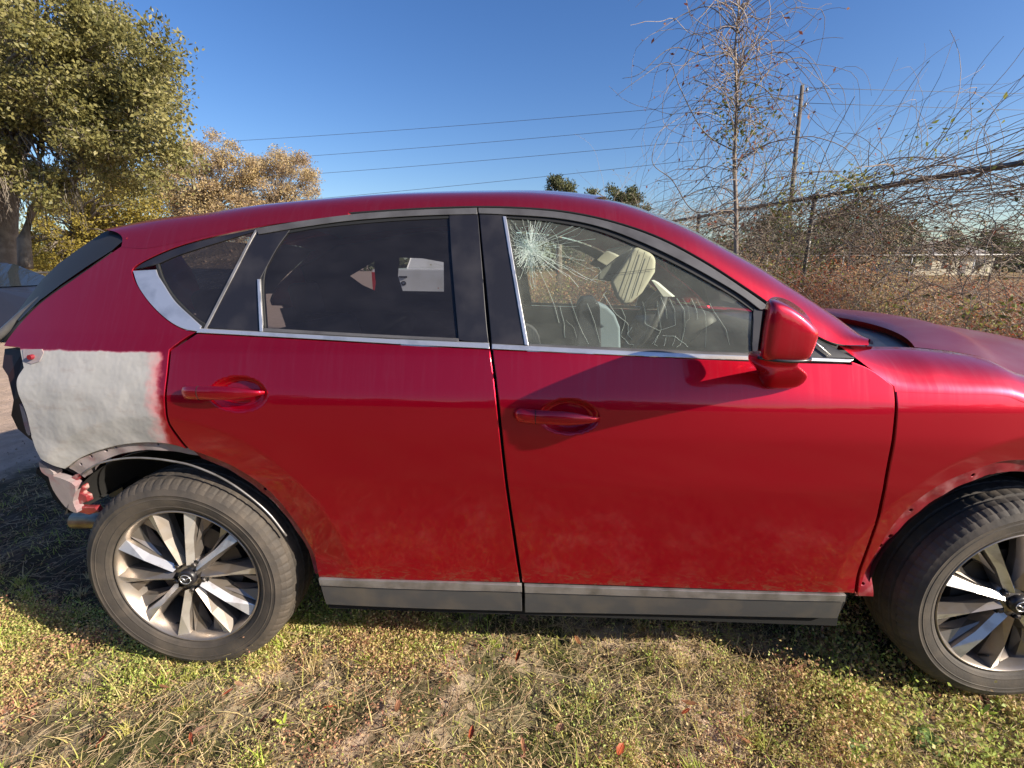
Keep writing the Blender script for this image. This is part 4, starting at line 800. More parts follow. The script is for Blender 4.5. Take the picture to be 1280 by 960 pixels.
# big fallen leaves, one by one
FL = [(240,925),(286,872),(300,862),(128,925),(412,892),(648,820),(722,800),(655,775),(497,893),(857,890),(862,880),(700,910),(775,938),(560,855),(1078,822),(930,925),(590,915),(150,800),(372,815),(655,930),(250,915),(330,905),(60,790),(205,860)]
for i, (x, y) in enumerate(FL):
    g = onz(x, y, .02); L_ = random.uniform(.016, .028); W_ = L_*random.uniform(.3, .45); cu = random.uniform(.2, .9)
    V = []; 
    for u in np.linspace(-1, 1, 9):
        ww = W_*(1-u*u)**.7*(1+.15*math.sin(u*9)); V += [(u*L_, -ww, cu*ww*.7+.3*L_*u*u*cu), (u*L_, 0, .3*L_*u*u*cu), (u*L_, ww, cu*ww*.7+.3*L_*u*u*cu)]
    mb = MB(); mb.add(V, [(3*a+b, 3*a+3+b, 3*a+4+b, 3*a+1+b) for a in range(8) for b in (0, 1)]); mb.tube([(-L_*1.3, 0, 0), (-L_, 0, .3*L_*cu), (0, 0, .0005), (L_*.9, 0, .27*L_*cu)], .0007, 4)
    cols = [(.42, .09, .03), (.36, .16, .07), (.45, .26, .15), (.22, .10, .05)]; nm = ['orange red', 'rusty brown', 'pale tan', 'dark brown']
    j = [0,0,2,0,0,0,1,2,3,0,1,2,0,3,2,1,0,3,2,1,2,0,2,3][i]; o = mb.build('fallen_leaf', FLM[j] if 'FLM' in globals() else None, smooth=True) if False else mb.build('fallen_leaf', (globals().setdefault('FLM', [mat('fallen_leaf_'+str(q), c, .6, noise=(60, tuple(v*.5 for v in c), .4, .7)) for q, c in enumerate(cols)]))[j], smooth=True)
    o.location = (g[0], g[1], float(gh(g[0], g[1]))+.030); o.rotation_euler = (random.uniform(-.4, .4), random.uniform(-.35, .35), random.uniform(0, 6.28))
    near = ['below the rear door, near the bottom edge', 'touching the front of the rear tyre', 'just under the rear tyre, in the sand', 'at the lower left corner of the grass', 'below and right of the rear tyre', 'below the gap between the doors', 'in the shade line under the front door', 'in the shade line at the door gap', 'below the middle of the rear door, in a bare patch', 'in the brown weeds under the front door', 'paired with another in the brown weeds', 'below the door gap, low in the picture', 'at the bottom edge below the front door', 'in the grass below the rear sill end', 'at the shade edge below the front end of the sill', 'in the bottom weeds under the wing mirror', 'under the rear door, low in the picture', 'left of the rear tyre in the shade', 'right of the rear tyre below the sill start', 'at the bottom edge straight below the door gap', 'under the rear tyre at the bottom edge', 'low between tyre and rear sill', 'far left beside the car shadow', 'closest under the tyre contact'][i]
    tag(o, 'small %s fallen leaf %s' % (nm[j], near), 'leaf', 'fallen leaves in the grass')

BLF = mat('broad_weed_leaf', (.10, .17, .05), .5, noise=(40, (.17, .25, .07), .4, .65), bump=(90, .5, .004)); SPR = mat('yellow_green_blade', (.34, .42, .05), .5)
for (x, y, m_, sz, nlf, lab) in ((1165,912,BLF,.038,7,'low weed with broad dark green leaves in the shade near the front wheel'), (1232,882,SPR,.045,6,'bright yellow green sprout right under the front tyre'), (355,912,SPR,.03,7,'small yellow green weed in the lower left grass'), (1070,935,BLF,.028,6,'small broad leaved weed at the bottom edge, left of the larger one')):
    g = onz(x, y, .01); wt = thing('broadleaf_weed', (g[0], g[1], float(gh(g[0], g[1]))), lab, 'weed')
    for q in range(nlf):
        a_ = q*2.4+x; L_ = sz*random.uniform(.7, 1.15); wd_ = L_*(.42 if m_ is BLF else .14); V = []; el = random.uniform(.15, .6)+(.5 if m_ is SPR else 0)
        for u_ in np.linspace(0, 1, 8):
            ww = wd_*math.sin(math.pi*min(.98, u_*.93+.05))**.8; r_ = L_*u_*1.6; zz_ = .012+math.sin(el)*r_-.9*r_*r_/L_*.25
            for sg in (-1, 0, 1): V.append((g[0]+math.cos(a_)*r_*math.cos(el)-math.sin(a_)*ww*sg, g[1]+math.sin(a_)*r_*math.cos(el)+math.cos(a_)*ww*sg, float(gh(g[0], g[1]))+zz_+.25*ww*abs(sg)))
        mb = MB(); mb.add(V, [(3*i_+j_, 3*i_+3+j_, 3*i_+4+j_, 3*i_+1+j_) for i_ in range(7) for j_ in (0, 1)]); mb.build('leaf', m_, wt, True)

# ============================================================ TREES
BARK = mat('bark', (.15, .12, .095), .9, noise=(6, (.25, .21, .17), .4, .65), bump=(18, .8, .02))
TWIG = tintmat('vine_stems', [(.14, .10, .08), (.25, .195, .15), (.40, .33, .27)], .75, 0)
def limbs(base, tips, r0, seed, sag=.1, K=9):
    rs = np.random.default_rng(seed); T = np.array(tips); n = len(T); t = np.linspace(0, 1, K)[None, :, None]; B = np.array(base)[None, None]
    mid = (B+T[:, None])*.5+rs.normal(0, .12, (n, 1, 3))*np.linalg.norm(T-np.array(base), axis=1)[:, None, None]+np.array([0, 0, .15])*np.linalg.norm(T-np.array(base), axis=1)[:, None, None]
    P = (1-t)**2*B+2*t*(1-t)*mid+t*t*T[:, None]; P = P+rs.normal(0, .02, P.shape)*t*np.linalg.norm(T-np.array(base), axis=1)[:, None, None]
    return P, r0*(1-t[..., 0]*.93)*rs.uniform(.7, 1.1, (n, 1))
def tree(name, label, base, trunk_top, tr, clumps, cm, nl, size, lm, seed, group=None, aspect=.5, droop=0, tb=.0, limb_r=.3, sub=5):
    """clumps: (m,4) centres + radius"""
    rs = np.random.default_rng(seed); b = Vector(base); th = thing(name, b, label, 'tree' if 'tree' in name or 'oak' in name else 'shrub', group)
    tt_ = Vector(trunk_top); mb = MB(); pts = [b+(tt_-b)*t+Vector((math.sin(t*5+seed)*.06*tr*8*t, math.cos(t*4+seed)*.05*tr*8*t, 0)) for t in np.linspace(0, 1, 9)]
    mb.tube([tuple(p) for p in pts], [tr*(1.35-.75*i/8) for i in range(9)], 12); mb.build('trunk', BARK, th, True)
    cl = np.array(clumps); fork = np.array(pts[-1])
    P, R = limbs(fork, cl[:, :3], tr*limb_r, seed); V, F = strands(P, R, 5); Vs, Fs = [V], [F+0]; off = len(V)
    sc = cl[rs.integers(0, len(cl), len(cl)*sub)]; d = rs.normal(size=(len(sc), 3)); d /= np.linalg.norm(d, axis=1, keepdims=True); tip = sc[:, :3]+d*sc[:, 3:4]*.85
    K = 5; t = np.linspace(0, 1, K)[None, :, None]; P2 = sc[:, None, :3]*(1-t)+tip[:, None]*t+rs.normal(0, .04, (len(sc), K, 3))*sc[:, None, 3:4]; V2, F2 = strands(P2, np.repeat(tr*.045*(1-t[..., 0]*.7), len(sc), 0), 3)
    npmesh('branches', np.vstack([V, V2]), np.vstack([F, F2+len(V)]), BARK, th)
    w_ = cl[:, 3]**2; w_ /= w_.sum(); ci = rs.choice(len(cl), nl, p=w_); d = rs.normal(size=(nl, 3)); d /= np.linalg.norm(d, axis=1, keepdims=True)
    rr = cl[ci, 3]*(rs.random(nl)**.45)*(1+.25*np.sin(d[:, 0]*5+ci)+.2*np.sin(d[:, 2]*7+ci*2)); P = cl[ci, :3]+d*rr[:, None]*np.array([1, 1, .78])
    V, F = leaves(P, rs.uniform(.6, 1.4, nl)*size, aspect, D=np.array([0, 0, -droop])+rs.normal(size=(nl, 3)))
    ctint = rs.uniform(-.22, .22, len(cl))[ci]; npmesh('crown', V, F, lm, th, np.clip(.5+ctint+rs.normal(0, .2, nl)+tb, 0, 1).repeat(4)); return th
def clumps_px(spec, seed, D, jd, n, r):
    """clump centres sampled inside picture polygon at depth D (+-jd)"""
    rs = np.random.default_rng(seed); out = []; L = np.array(spec, float); x0, y0 = L.min(0); x1, y1 = L.max(0)
    while len(out) < n:
        p = np.array([[rs.uniform(x0, x1), rs.uniform(y0, y1)]])
        if inside(p, L)[0]: dd = D+rs.uniform(-jd, jd); q = ondepth(p[0, 0], p[0, 1], dd); out.append([*q, r*rs.uniform(.6, 1.25)])
    return out
OAK = tintmat('oak_leaves', [(.08, .085, .03), (.17, .16, .05), (.28, .25, .085), (.38, .33, .14)], .5, .35, .4)
oak = clumps_px([(-330,-260),(-60,-330),(70,-120),(150,15),(205,60),(222,110),(212,150),(222,195),(190,225),(165,245),(135,215),(80,190),(40,170),(-60,215),(-330,200)], 1, 10.5, 2.0, 230, .56)
oak += clumps_px([(60,0),(150,20),(225,90),(222,190),(170,238),(60,170)], 9, 9.5, .8, 110, .33)
oak += clumps_px([(-80,180),(40,175),(110,190),(120,235),(60,262),(-80,270)], 33, 9.8, .8, 46, .26)
ob = ondepth(-20, 327, 11.5)
ot = tree('oak_tree', 'broad live oak with glossy olive leaves hanging over the lane at upper left', (ob[0], ob[1], 0), tuple(ondepth(20, 150, 11.5)), .27, oak, None, 190000, .08, OAK, 2, aspect=.5, limb_r=.22)
MOSS = tintmat('grey_moss', [(.20, .165, .13), (.30, .25, .20), (.36, .32, .26)], .9, .3)
mp_ = np.array(clumps_px([(-60,190),(40,180),(90,190),(120,225),(95,240),(60,250),(0,250),(-60,245)], 5, 10.3, 1.2, 34, .25)); sel = rng.integers(0, len(mp_), 600); K = 7; t = np.linspace(0, 1, K)
S_ = mp_[sel, :3]+rng.normal(0, .15, (len(sel), 3)); L = rng.uniform(.15, .75, len(sel)); P = S_[:, None]+np.stack([np.cumsum(rng.normal(0, .02, (len(sel), K)), 1), np.cumsum(rng.normal(0, .02, (len(sel), K)), 1), -L[:, None]*t], -1)
V, F = strands(P, np.repeat((.007*(1-.6*t))[None], len(sel), 0)); npmesh('hanging_moss', V, F, MOSS, ot, np.repeat(rng.random(len(sel)), K*3))
# limb carrying the moss
mb = MB(); mb.tube([tuple(ondepth(x, y, 10.8)) for x, y in [(-20,200),(30,215),(75,232),(100,222),(130,190)]], [.22, .15, .10, .07, .04], 8); mb.tube([tuple(ondepth(x, y, 10.8)) for x, y in [(75,232),(40,262),(30,300),(32,335)]], [.10, .09, .12, .13], 8); mb.build('low_limb', BARK, ot, True)
GOLD = tintmat('golden_leaves', [(.36, .25, .16), (.46, .34, .20), (.50, .38, .17), (.56, .46, .26)], .7, .4)
YEL = tintmat('yellow_green_leaves', [(.16, .13, .04), (.30, .24, .05), (.38, .30, .06), (.20, .20, .06)], .6, .4)
def bgtree(label, poly, D, jd, n, r, nl, size, lm, seed, tx, top, tr, name='tree', **k):
    bp_ = ondepth(tx, 330, D); tree(name, label, (bp_[0], bp_[1], 0), tuple(ondepth(tx, top, D)), tr, clumps_px(poly, seed, D, jd, n, r), None, nl, size, lm, seed, **k)
bgtree('bare looking golden brown tree with the highest round top beyond the roof', [(200,205),(225,184),(250,171),(272,168),(292,182),(318,200),(330,240),(310,300),(200,310),(185,250)], 27, 2.0, 230, .55, 46000, .11, GOLD, 11, 262, 270, .28, limb_r=.14, sub=12)
bgtree('pinkish brown thin tree nearest the power lines, just above the roof', [(315,205),(350,190),(385,200),(398,235),(395,280),(300,290),(300,230)], 28, 2.0, 190, .5, 30000, .10, GOLD, 12, 352, 262, .25, tb=-.1, limb_r=.14, sub=12)
bgtree('low yellow green tree between the oak and the black rear window', [(40,262),(110,228),(180,236),(215,262),(210,300),(120,335),(60,350),(0,330)], 17, 1.5, 110, .5, 36000, .09, YEL, 13, 105, 300, .22, sub=8)
bgtree('pale tan tree low behind the chain link fence at the left edge', [(-60,300),(0,295),(35,305),(60,330),(20,345),(-60,345)], 24, 1.5, 30, .6, 9000, .12, YEL, 14, -10, 330, .2, tb=-.2)
PINE = tintmat('evergreen_leaves', [(.04, .05, .02), (.09, .10, .04), (.15, .15, .07)], .5, .25)
bgtree('small dark evergreen top peeping over the middle of the roof', [(690,226),(703,219),(716,228),(718,246),(672,250),(680,238)], 22, .5, 22, .30, 4200, .10, PINE, 15, 700, 262, .14, name='evergreen_tree')
bgtree('wider evergreen top over the roof, left of the vine covered sapling', [(735,238),(765,234),(775,239),(790,238),(812,252),(818,266),(730,250)], 22, .6, 28, .30, 5200, .10, PINE, 16, 775, 275, .14, name='evergreen_tree')
bgtree('dark round evergreen in the field behind the vines', [(1000,290),(1040,262),(1080,252),(1110,262),(1150,290),(1160,332),(1000,335)], 30, 2, 65, .9, 20000, .16, PINE, 17, 1078, 318, .10, name='evergreen_tree')
bgtree('green bush tree beside the utility pole behind the vines', [(935,290),(975,268),(1000,280),(1010,300),(1000,330),(930,330)], 22, 1.5, 36, .6, 8000, .14, PINE, 18, 975, 318, .08, name='evergreen_tree')
bgtree('small far dark tree right of the pale house', [(1172,302),(1188,286),(1205,296),(1208,322),(1172,324)], 55, 2, 22, .7, 3500, .2, PINE, 19, 1190, 314, .08, name='evergreen_tree')
bgtree('far dark rounded tree near the right edge of the field', [(1235,300),(1252,284),(1268,290),(1275,322),(1232,324)], 55, 2, 22, .7, 3500, .2, PINE, 20, 1253, 312, .08, name='evergreen_tree')
# trees added out of view behind the camera to darken reflections in paint and glass
n = 15000; X = rng.uniform(-60, 60, n); Y = -24+rng.uniform(-3, 3, n); hh = (4.2+1.6*np.sin(X*.31)+1.0*np.sin(X*.83+1))*np.clip(abs(X-14)/9, .25, 1); P = np.stack([X, Y, rng.uniform(0, 1, n)*hh], 1)
V, F = leaves(P, rng.uniform(.5, 1.2, n), .8); tag(npmesh('unseen_reflection_trees', V, F, PINE, tint=rng.random(n).repeat(4)), kind='stuff')
# far wood line
n = 26000; xs = rng.uniform(-900, 2200, n); D = rng.uniform(110, 130, n); top = 6+2.5*np.sin(xs*.021)+1.5*np.sin(xs*.057+1)+rng.normal(0, .5, n); P = np.array([ondepth(x, 327, d) for x, d in zip(xs, D)]); P[:, 2] = rng.uniform(0, 1, n)*top
V, F = leaves(P, rng.uniform(.8, 1.8, n), .8); tag(npmesh('far_woods', V, F, PINE, tint=rng.random(n).repeat(4)), kind='stuff')

# ============================================================ FENCES, VINES, BRUSH ON THE RIGHT
RH = 2.38
A0 = onz(850, 275, RH)*0; 
def railpt(x, y): d = ray(x, y); return CAM+d*((RH-CAM[2])/d[2])
f0, f1 = railpt(855, 274), railpt(1275, 204); fd = (f1-f0); fl = np.linalg.norm(fd[:2]); u = fd/fl; f_far = f0-u*7.0; f_near = f1+u*3.5
METAL = mat('galvanised_steel', (.16, .15, .14), .5, .7, noise=(9, (.09, .075, .06), .4, .7))
WIRE = mat('fence_wire', (.22, .21, .20), .45, .6)
fen = thing('chain_link_fence', (f0[0], f0[1], 0), 'tall chain link fence buried in vines on the right, top rail against the sky', 'fence')
mb = MB(); mb.tube([tuple(f_far), tuple(f_near)], .028, 10); mb.build('top_rail', METAL, fen, True)
tot = np.linalg.norm((f_near-f_far)[:2]); q0 = railpt(877, 271); s0 = np.dot((q0-f_far)[:2], u[:2]); s = s0 % 3.0
while s < tot:
    p = f_far+u*s; mb = MB(); mb.tube([(p[0], p[1], -.05), (p[0], p[1], RH-.02)], .032, 10); mb.tube([(p[0], p[1], RH-.06), (p[0], p[1], RH+.05)], .042, 10); mb.build('post', METAL, fen, True); s += 3.0
nc = int(tot/.065); K = int((RH-.05)/.0325); ss = (np.arange(nc)+.5)*.065; zz = .04+np.arange(K)*.0325
zig = np.where(np.arange(K) % 2 == 0, -.0325, .0325); P = np.zeros((nc, K, 3)); sxy = ss[:, None]+zig[None]*np.where(np.arange(nc)[:, None] % 2 == 0, 1, 1)
P[..., 0] = f_far[0]+u[0]*sxy; P[..., 1] = f_far[1]+u[1]*sxy; P[..., 2] = zz[None]; P[:, ::2, :2] += .003; V, F = strands(P, np.full((nc, K), .0016)); tag(npmesh('wire_mesh', V, F, WIRE, fen), kind='stuff')
nrm_ = np.array([-u[1], u[0], 0]); nrm_ = nrm_ if nrm_[0] < 0 else -nrm_     # towards the car
# long arching vines swept along the fence
def vines(n, seed, s_rng, z_rng, L_rng, dirn, spread, wig, grav, r, K=16, side=(-.25, .35)):
    rs = np.random.default_rng(seed); s_ = rs.uniform(*s_rng, n); z0 = rs.uniform(*z_rng, n); o_ = rs.uniform(*side, n)
    p = f_far[None]*1+u[None]*s_[:, None]+nrm_[None]*o_[:, None]; p[:, 2] = z0; d = np.array(dirn)[None]+rs.normal(0, spread, (n, 3)); d /= np.linalg.norm(d, axis=1, keepdims=True); L = rs.uniform(*L_rng, n)/K; P = [p.copy()]
    cur = rs.normal(0, wig, (n, 3))
    for k in range(K-1):
        cur = cur*.7+np.clip(rs.standard_t(2.2, (n, 3)), -4, 4)*wig; d = d+cur; d[:, 2] -= grav*rs.uniform(.2, 1.8, n); d /= np.linalg.norm(d, axis=1, keepdims=True); p = p+d*L[:, None]; p[:, 2] = np.maximum(p[:, 2], .02); P.append(p.copy())
    P = np.stack(P, 1); R = rs.uniform(.5, 1.2, n)[:, None]*r*(1-.65*np.linspace(0, 1, K))[None]; return P, R
GR = []
ud = u/np.linalg.norm(u)
GR.append(vines(760, 1, (1, tot-2.8), (1.2, 2.40), (1.4, 4.0), (ud[0], ud[1], .16), .20, .045, .022, .0056, K=24))
GR.append(vines(360, 6, (1, tot-3.6), (1.7, 2.45), (1.0, 2.8), (ud[0], ud[1], .32), .35, .09, .045, .0048, K=24))
GR.append(vines(600, 2, (0, tot), (.3, 2.5), (1.0, 2.6), (ud[0], ud[1], .10), .7, .09, .03, .0046, K=24))
GR.append(vines(650, 3, (0, tot), (.0, 1.8), (.8, 2.6), (0, 0, .9), .7, .09, .03, .0050, K=24))
GR.append(vines(80, 4, (0, tot-4), (1.9, 2.6), (.5, 1.4), (ud[0]*.5, ud[1]*.5, .9), .5, .08, .09, .0040, K=24))
GR.append(vines(50, 5, (tot-8.5, tot-4), (1.9, 2.5), (1.8, 3.0), (ud[0], ud[1], .34), .14, .03, .010, .0085, K=24))
P = np.concatenate([g[0] for g in GR]); R = np.concatenate([g[1] for g in GR]); V, F = strands(P, R); vt = rng.random(len(P)); tag(npmesh('vine_tangle', V, F, TWIG, tint=np.repeat(vt, P.shape[1]*3)), kind='stuff')
# leaves left on the vines
VL = tintmat('vine_leaves', [(.30, .055, .025), (.22, .10, .045), (.16, .13, .05), (.13, .16, .04), (.22, .25, .06)], .5, .4)
ii = rng.integers(0, len(P), 5200); kk = rng.integers(4, P.shape[1], 5200); pp = P[ii, kk]; keep = (pp[:, 2] < 2.3) | (rng.random(len(pp)) < .12); pp = pp[keep]; lt = np.clip(.42+.35*fbm(pp[:, 0], pp[:, 1]+pp[:, 2], 1.7, 3)+rng.normal(0, .2, len(pp)), 0, 1)
V, F = leaves(pp, rng.uniform(.025, .06, len(pp)), .6); tag(npmesh('vine_leaves', V, F, VL, tint=lt.repeat(4)), kind='stuff')
gl_ = []
for (x, y, n_, sx_, sy_) in ((985,262,260,16,22), (1000,338,300,22,20), (965,355,200,16,10), (1040,232,160,26,12), (1075,228,90,12,8), (1190,170,40,40,20), (900,300,160,22,24), (1110,395,160,40,14), (1240,400,220,36,16), (880,330,120,14,16)):
    for _ in range(n_):
        px_, py_ = x+rng.normal(0, sx_), y+rng.normal(0, sy_); d_ = ray(px_, py_); den = d_[0]*nrm_[0]+d_[1]*nrm_[1]; tt0 = ((f0[0]-CAM[0])*nrm_[0]+(f0[1]-CAM[1])*nrm_[1]+rng.normal(.1, .2))/den; gl_.append(CAM+d_*tt0)
gl_ = np.array(gl_); V, F = leaves(gl_, rng.uniform(.03, .085, len(gl_)), .5); tag(npmesh('green_vine_leaves', V, F, tintmat('green_vine_leaf', [(.14, .17, .04), (.26, .28, .07), (.38, .36, .10)], .45, .45), tint=rng.random(len(gl_)).repeat(4)), kind='stuff')
# brush at the foot of the fence and behind the car
def brush(name, n, xr, yr, hr, lm, nl, seed, mask, ls=(.012, .035), K=10, r=.0035, lt=.33, th_=None):
    rs = np.random.default_rng(seed); X = rs.uniform(*xr, n); Y = rs.uniform(*yr, n); k = mask(X, Y); X, Y = X[k], Y[k]; n = len(X); h = rs.uniform(*hr, n)*(.75+.25*np.sin(X*1.7)*np.cos(Y*1.3)); a = rs.uniform(0, 6.28, n); t = np.linspace(0, 1, K)
    b_ = rs.uniform(.1, .8, n)*h; W_ = np.cumsum(rs.normal(0, .018, (n, K, 3)), 1); P = np.stack([X[:, None]+np.cos(a)[:, None]*b_[:, None]*t**1.7, Y[:, None]+np.sin(a)[:, None]*b_[:, None]*t**1.7, h[:, None]*(t-.25*t**3)], -1)+W_*h[:, None, None]
    V, F = strands(P, rs.uniform(.6, 1.2, n)[:, None]*r*(1-.7*t)[None]); tag(npmesh(name+'_stems', V, F, TWIG, tint=np.repeat(rs.random(n), K*3)), kind='stuff')
    ii = rs.integers(0, n, nl); kk = rs.integers(1, K, nl); p = P[ii, kk]+rs.normal(0, .04, (nl, 3)); tt_ = np.clip(lt+.5*fbm(p[:, 0], p[:, 1], .9, seed)+rs.normal(0, .18, nl), 0, 1); V, F = leaves(p, rs.uniform(*ls, nl), .55); tag(npmesh(name+'_leaves', V, F, lm, tint=tt_.repeat(4)), kind='stuff')
side_of = lambda X, Y: (X-f0[0])*nrm_[0]+(Y-f0[1])*nrm_[1]
BL = tintmat('brush_leaves', [(.44, .10, .05), (.50, .21, .10), (.58, .40, .22), (.40, .35, .12), (.27, .31, .08)], .6, .35)
brush('fence_bushes', 15000, (1.2, 8), (5.5, 16), (1.4, 2.5), BL, 130000, 24, lambda X, Y: (side_of(X, Y) < .7) & (side_of(X, Y) > -1.2), ls=(.02, .05), lt=.30)
brush('thicket', 16000, (1.2, 9), (2.6, 14), (1.05, 1.95), BL, 170000, 21, lambda X, Y: (side_of(X, Y) < 1.1) & (side_of(X, Y) > -2.2))
brush('dry_meadow', 14000, (-1, 26), (4.5, 34), (.8, 1.45), BL, 90000, 22, lambda X, Y: (side_of(X, Y) < -1.2) & (X < Y*1.4+3), r=.006, ls=(.02, .07), K=6, lt=.25)
brush('brush_behind_car', 4500, (-2.5, 4.5), (5.5, 8.5), (1.2, 2.0), BL, 60000, 23, lambda X, Y: X > .5, ls=(.02, .05), lt=.6)

# sapling wrapped in drooping vines
sb0 = ondepth(919, 300, 6.2); sap = thing('vine_covered_sapling', (sb0[0], sb0[1], 0), 'tall thin sapling wrapped in drooping bare vines, left of the utility pole', 'sapling')
D_ = 6.2; mb = MB(); tp_ = [ondepth(x, y, D_) for x, y in [(922,420),(920,330),(920,262),(918,200),(921,130),(919,60),(924,5),(930,-40)]]; tp_[0][2] = -.05; mb.tube([tuple(p) for p in tp_], [.036, .032, .028, .024, .020, .015, .010, .006], 8); mb.build('trunk', mat('pale_sapling_bark', (.24, .19, .155), .8, noise=(14, (.2, .16, .13), .4, .7)), sap, True)
rs = np.random.default_rng(31); n = 230; K = 18; tx = rs.random(n)**.7; st_ = np.array([np.array(tp_)[1]*(1-a)+np.array(tp_)[6]*a for a in tx]); a = rs.uniform(0, 6.28, n); d = np.stack([np.cos(a), np.sin(a)*.8, rs.uniform(.2, 1.6, n)], 1); d /= np.linalg.norm(d, axis=1, keepdims=True); L = rs.uniform(.8, 2.4, n)/K; p = st_.copy(); PP = [p.copy()]; cur = np.zeros((n, 3)); gv = rs.uniform(.06, .20, n)
for k in range(K-1):
    cur = cur*.6+np.clip(rs.standard_t(2.2, (n, 3)), -4, 4)*.11; d = d+cur; d[:, 2] -= gv; d /= np.linalg.norm(d, axis=1, keepdims=True); p = p+d*L[:, None]; PP.append(p.copy())
PS = np.stack(PP, 1); V, F = strands(PS, rs.uniform(.5, 1.3, n)[:, None]*.0055*(1-.6*np.linspace(0, 1, K))[None]); npmesh('vines', V, F, TWIG, sap, np.repeat(rs.random(n), K*3))
mb = MB()
for L_ in ([(920,190),(880,165),(850,110),(835,78),(800,98),(770,120)], [(922,60),(885,70),(840,60),(800,92),(778,98)], [(920,150),(960,90),(1000,72),(1020,90),(1045,140)], [(920,100),(955,110),(985,150),(1000,165)], [(922,20),(940,0),(965,-5)], [(920,250),(870,265),(840,225),(815,200),(835,150),(870,120)], [(920,40),(890,10),(860,15),(820,40)]):
    pts = smooth_path([ondepth(x, y, D_-.1+.2*rs.random()) for x, y in L_], 6); mb.tube([tuple(p) for p in pts], [.008*(1-.7*i/len(pts)) for i in range(len(pts))], 5)
mb.build('arching_vine', BARK, sap, True)
ii = rs.integers(0, n, 330); kk = rs.integers(4, K, 330); V1 = PS[ii, kk]; SL = tintmat('sapling_leaves', [(.28, .07, .04), (.20, .10, .06), (.12, .15, .04), (.20, .22, .06)], .5, .4)
cl_ = np.array([ondepth(x, y, D_+rs.normal(0, .15)) for x, y in np.stack([rs.normal(928, 28, 420), rs.normal(150, 32, 420)], 1)]); V1 = np.vstack([V1, cl_]); tv = np.concatenate([rs.uniform(0, .35, 330), rs.uniform(.5, 1, 420)])
V, F = leaves(V1, rs.uniform(.03, .075, len(V1)), .5); npmesh('leaves', V, F, SL, sap, tv.repeat(4))

# utility pole and wires
PD = 26.; pb = ondepth(990, 327, PD); WOOD = mat('weathered_pole_wood', (.10, .083, .072), .85, noise=(4, (.15, .125, .105), .4, .6))
pole = thing('utility_pole', (pb[0], pb[1], 0), 'weathered wooden utility pole standing behind the vines at upper right', 'pole')
T_ = ondepth(1003, 107, PD); B_ = ondepth(984, 300, PD); L0 = B_+(B_-T_)*(B_[2]/(T_[2]-B_[2])); onp = lambda z: L0+(T_-L0)*(z-L0[2])/(T_[2]-L0[2])
mb = MB(); mb.tube([tuple(onp(-.1)), tuple(T_)], [.13, .095], 12); mb.build('shaft', WOOD, pole, True)
PORC = mat('grey_insulator', (.25, .23, .22), .3); 
def pz(y): return (T_+(B_-T_)*(y-107)/193.)[2]
hooks = []
for y, sx in ((124, -1), (146, -1), (168, -1), (190, -1), (114, 1), (133, 1)):
    z = pz(y); c_ = onp(z); mb = MB(); x_ = c_[0]+sx*.14; mb.tube([(c_[0], c_[1], z), (x_+sx*.12, c_[1], z)], .025, 6); mb.tube([(x_+sx*.12, c_[1], z-.02), (x_+sx*.12, c_[1], z+.06), (x_+sx*.12, c_[1], z+.10), (x_+sx*.12, c_[1], z+.16)], [.04, .075, .05, .07], 8); mb.build('insulator', PORC, pole, True); hooks.append((x_+sx*.12, c_[1], z+.16))
WIREM = mat('line_cable', (.06, .06, .07), .6)
ends = [(-300,190),(-300,218),(-300,242),(-300,285)]
nmw = ['topmost', 'second from the top', 'third from the top', 'lowest']
for i in range(4):
    a = np.array(hooks[i]); b_ = ondepth(*ends[i], 48.); pts = [a*(1-t)+b_*t+np.array([0, 0, -1.0*4*t*(1-t)]) for t in np.linspace(0, 1, 40)]; mb = MB(); mb.tube([tuple(p) for p in pts], .012, 5)
    o = mb.build('power_line', WIREM, None, True); tag(o, 'thin dark power line left of the pole, %s of the four' % nmw[i], 'cable', 'power lines across the sky')
for i in (4, 5):
    a = np.array(hooks[i]); b_ = ondepth(2100, 120+25*(i-4), 60.); pts = [a*(1-t)+b_*t+np.array([0, 0, -.5*4*t*(1-t)]) for t in np.linspace(0, 1, 30)]; mb = MB(); mb.tube([tuple(p) for p in pts], .014, 5)
    o = mb.build('power_line', WIREM, None, True); tag(o, 'faint power line running right from the pole over the vines, %s one' % ('upper' if i == 4 else 'lower'), 'cable', 'power lines across the sky')

# house, far fence
HW = mat('pale_cream_wall', (.62, .56, .42), .8, noise=(1, (.5, .45, .34), .4, .6)); RF_ = mat('grey_shingles', (.17, .15, .14), .85, noise=(3, (.25, .22, .2), .4, .6)); WG = mat('window_pane', (.05, .06, .07), .1)
hb = ondepth(1168, 327, 80); hs = thing('house', (hb[0], hb[1], 0), 'small pale cream house with a grey hip roof far across the field', 'house')
x, y = hb[0], hb[1]; mb = MB(); mb.box((x-6, y-4, 0), (x+6, y+4, 3.0)); mb.build('wall', HW, hs)
mb = MB(); mb.add([(x-6.6, y-4.6, 3), (x+6.6, y-4.6, 3), (x+6.6, y+4.6, 3), (x-6.6, y+4.6, 3), (x-2.5, y, 5.4), (x+2.5, y, 5.4)], [(0, 1, 5, 4), (1, 2, 5), (2, 3, 4, 5), (3, 0, 4), (3, 2, 1, 0)]); mb.build('roof', RF_, hs)
for dx in (-4, -1.2, 3.6): mb = MB(); mb.box((x+dx-.6, y-4.05, 1.0), (x+dx+.6, y-3.98, 2.2)); mb.build('window', WG, hs)
mb = MB(); mb.box((x+.9, y-4.06, 0), (x+1.9, y-3.98, 2.1)); mb.build('door', RF_, hs)
ff = thing('field_fence', tuple(ondepth(1100, 327, 24)*np.array([1, 1, 0])), 'pale post and rail fence running across the brown field', 'fence'); PALE = mat('pale_rail', (.6, .58, .54), .6)
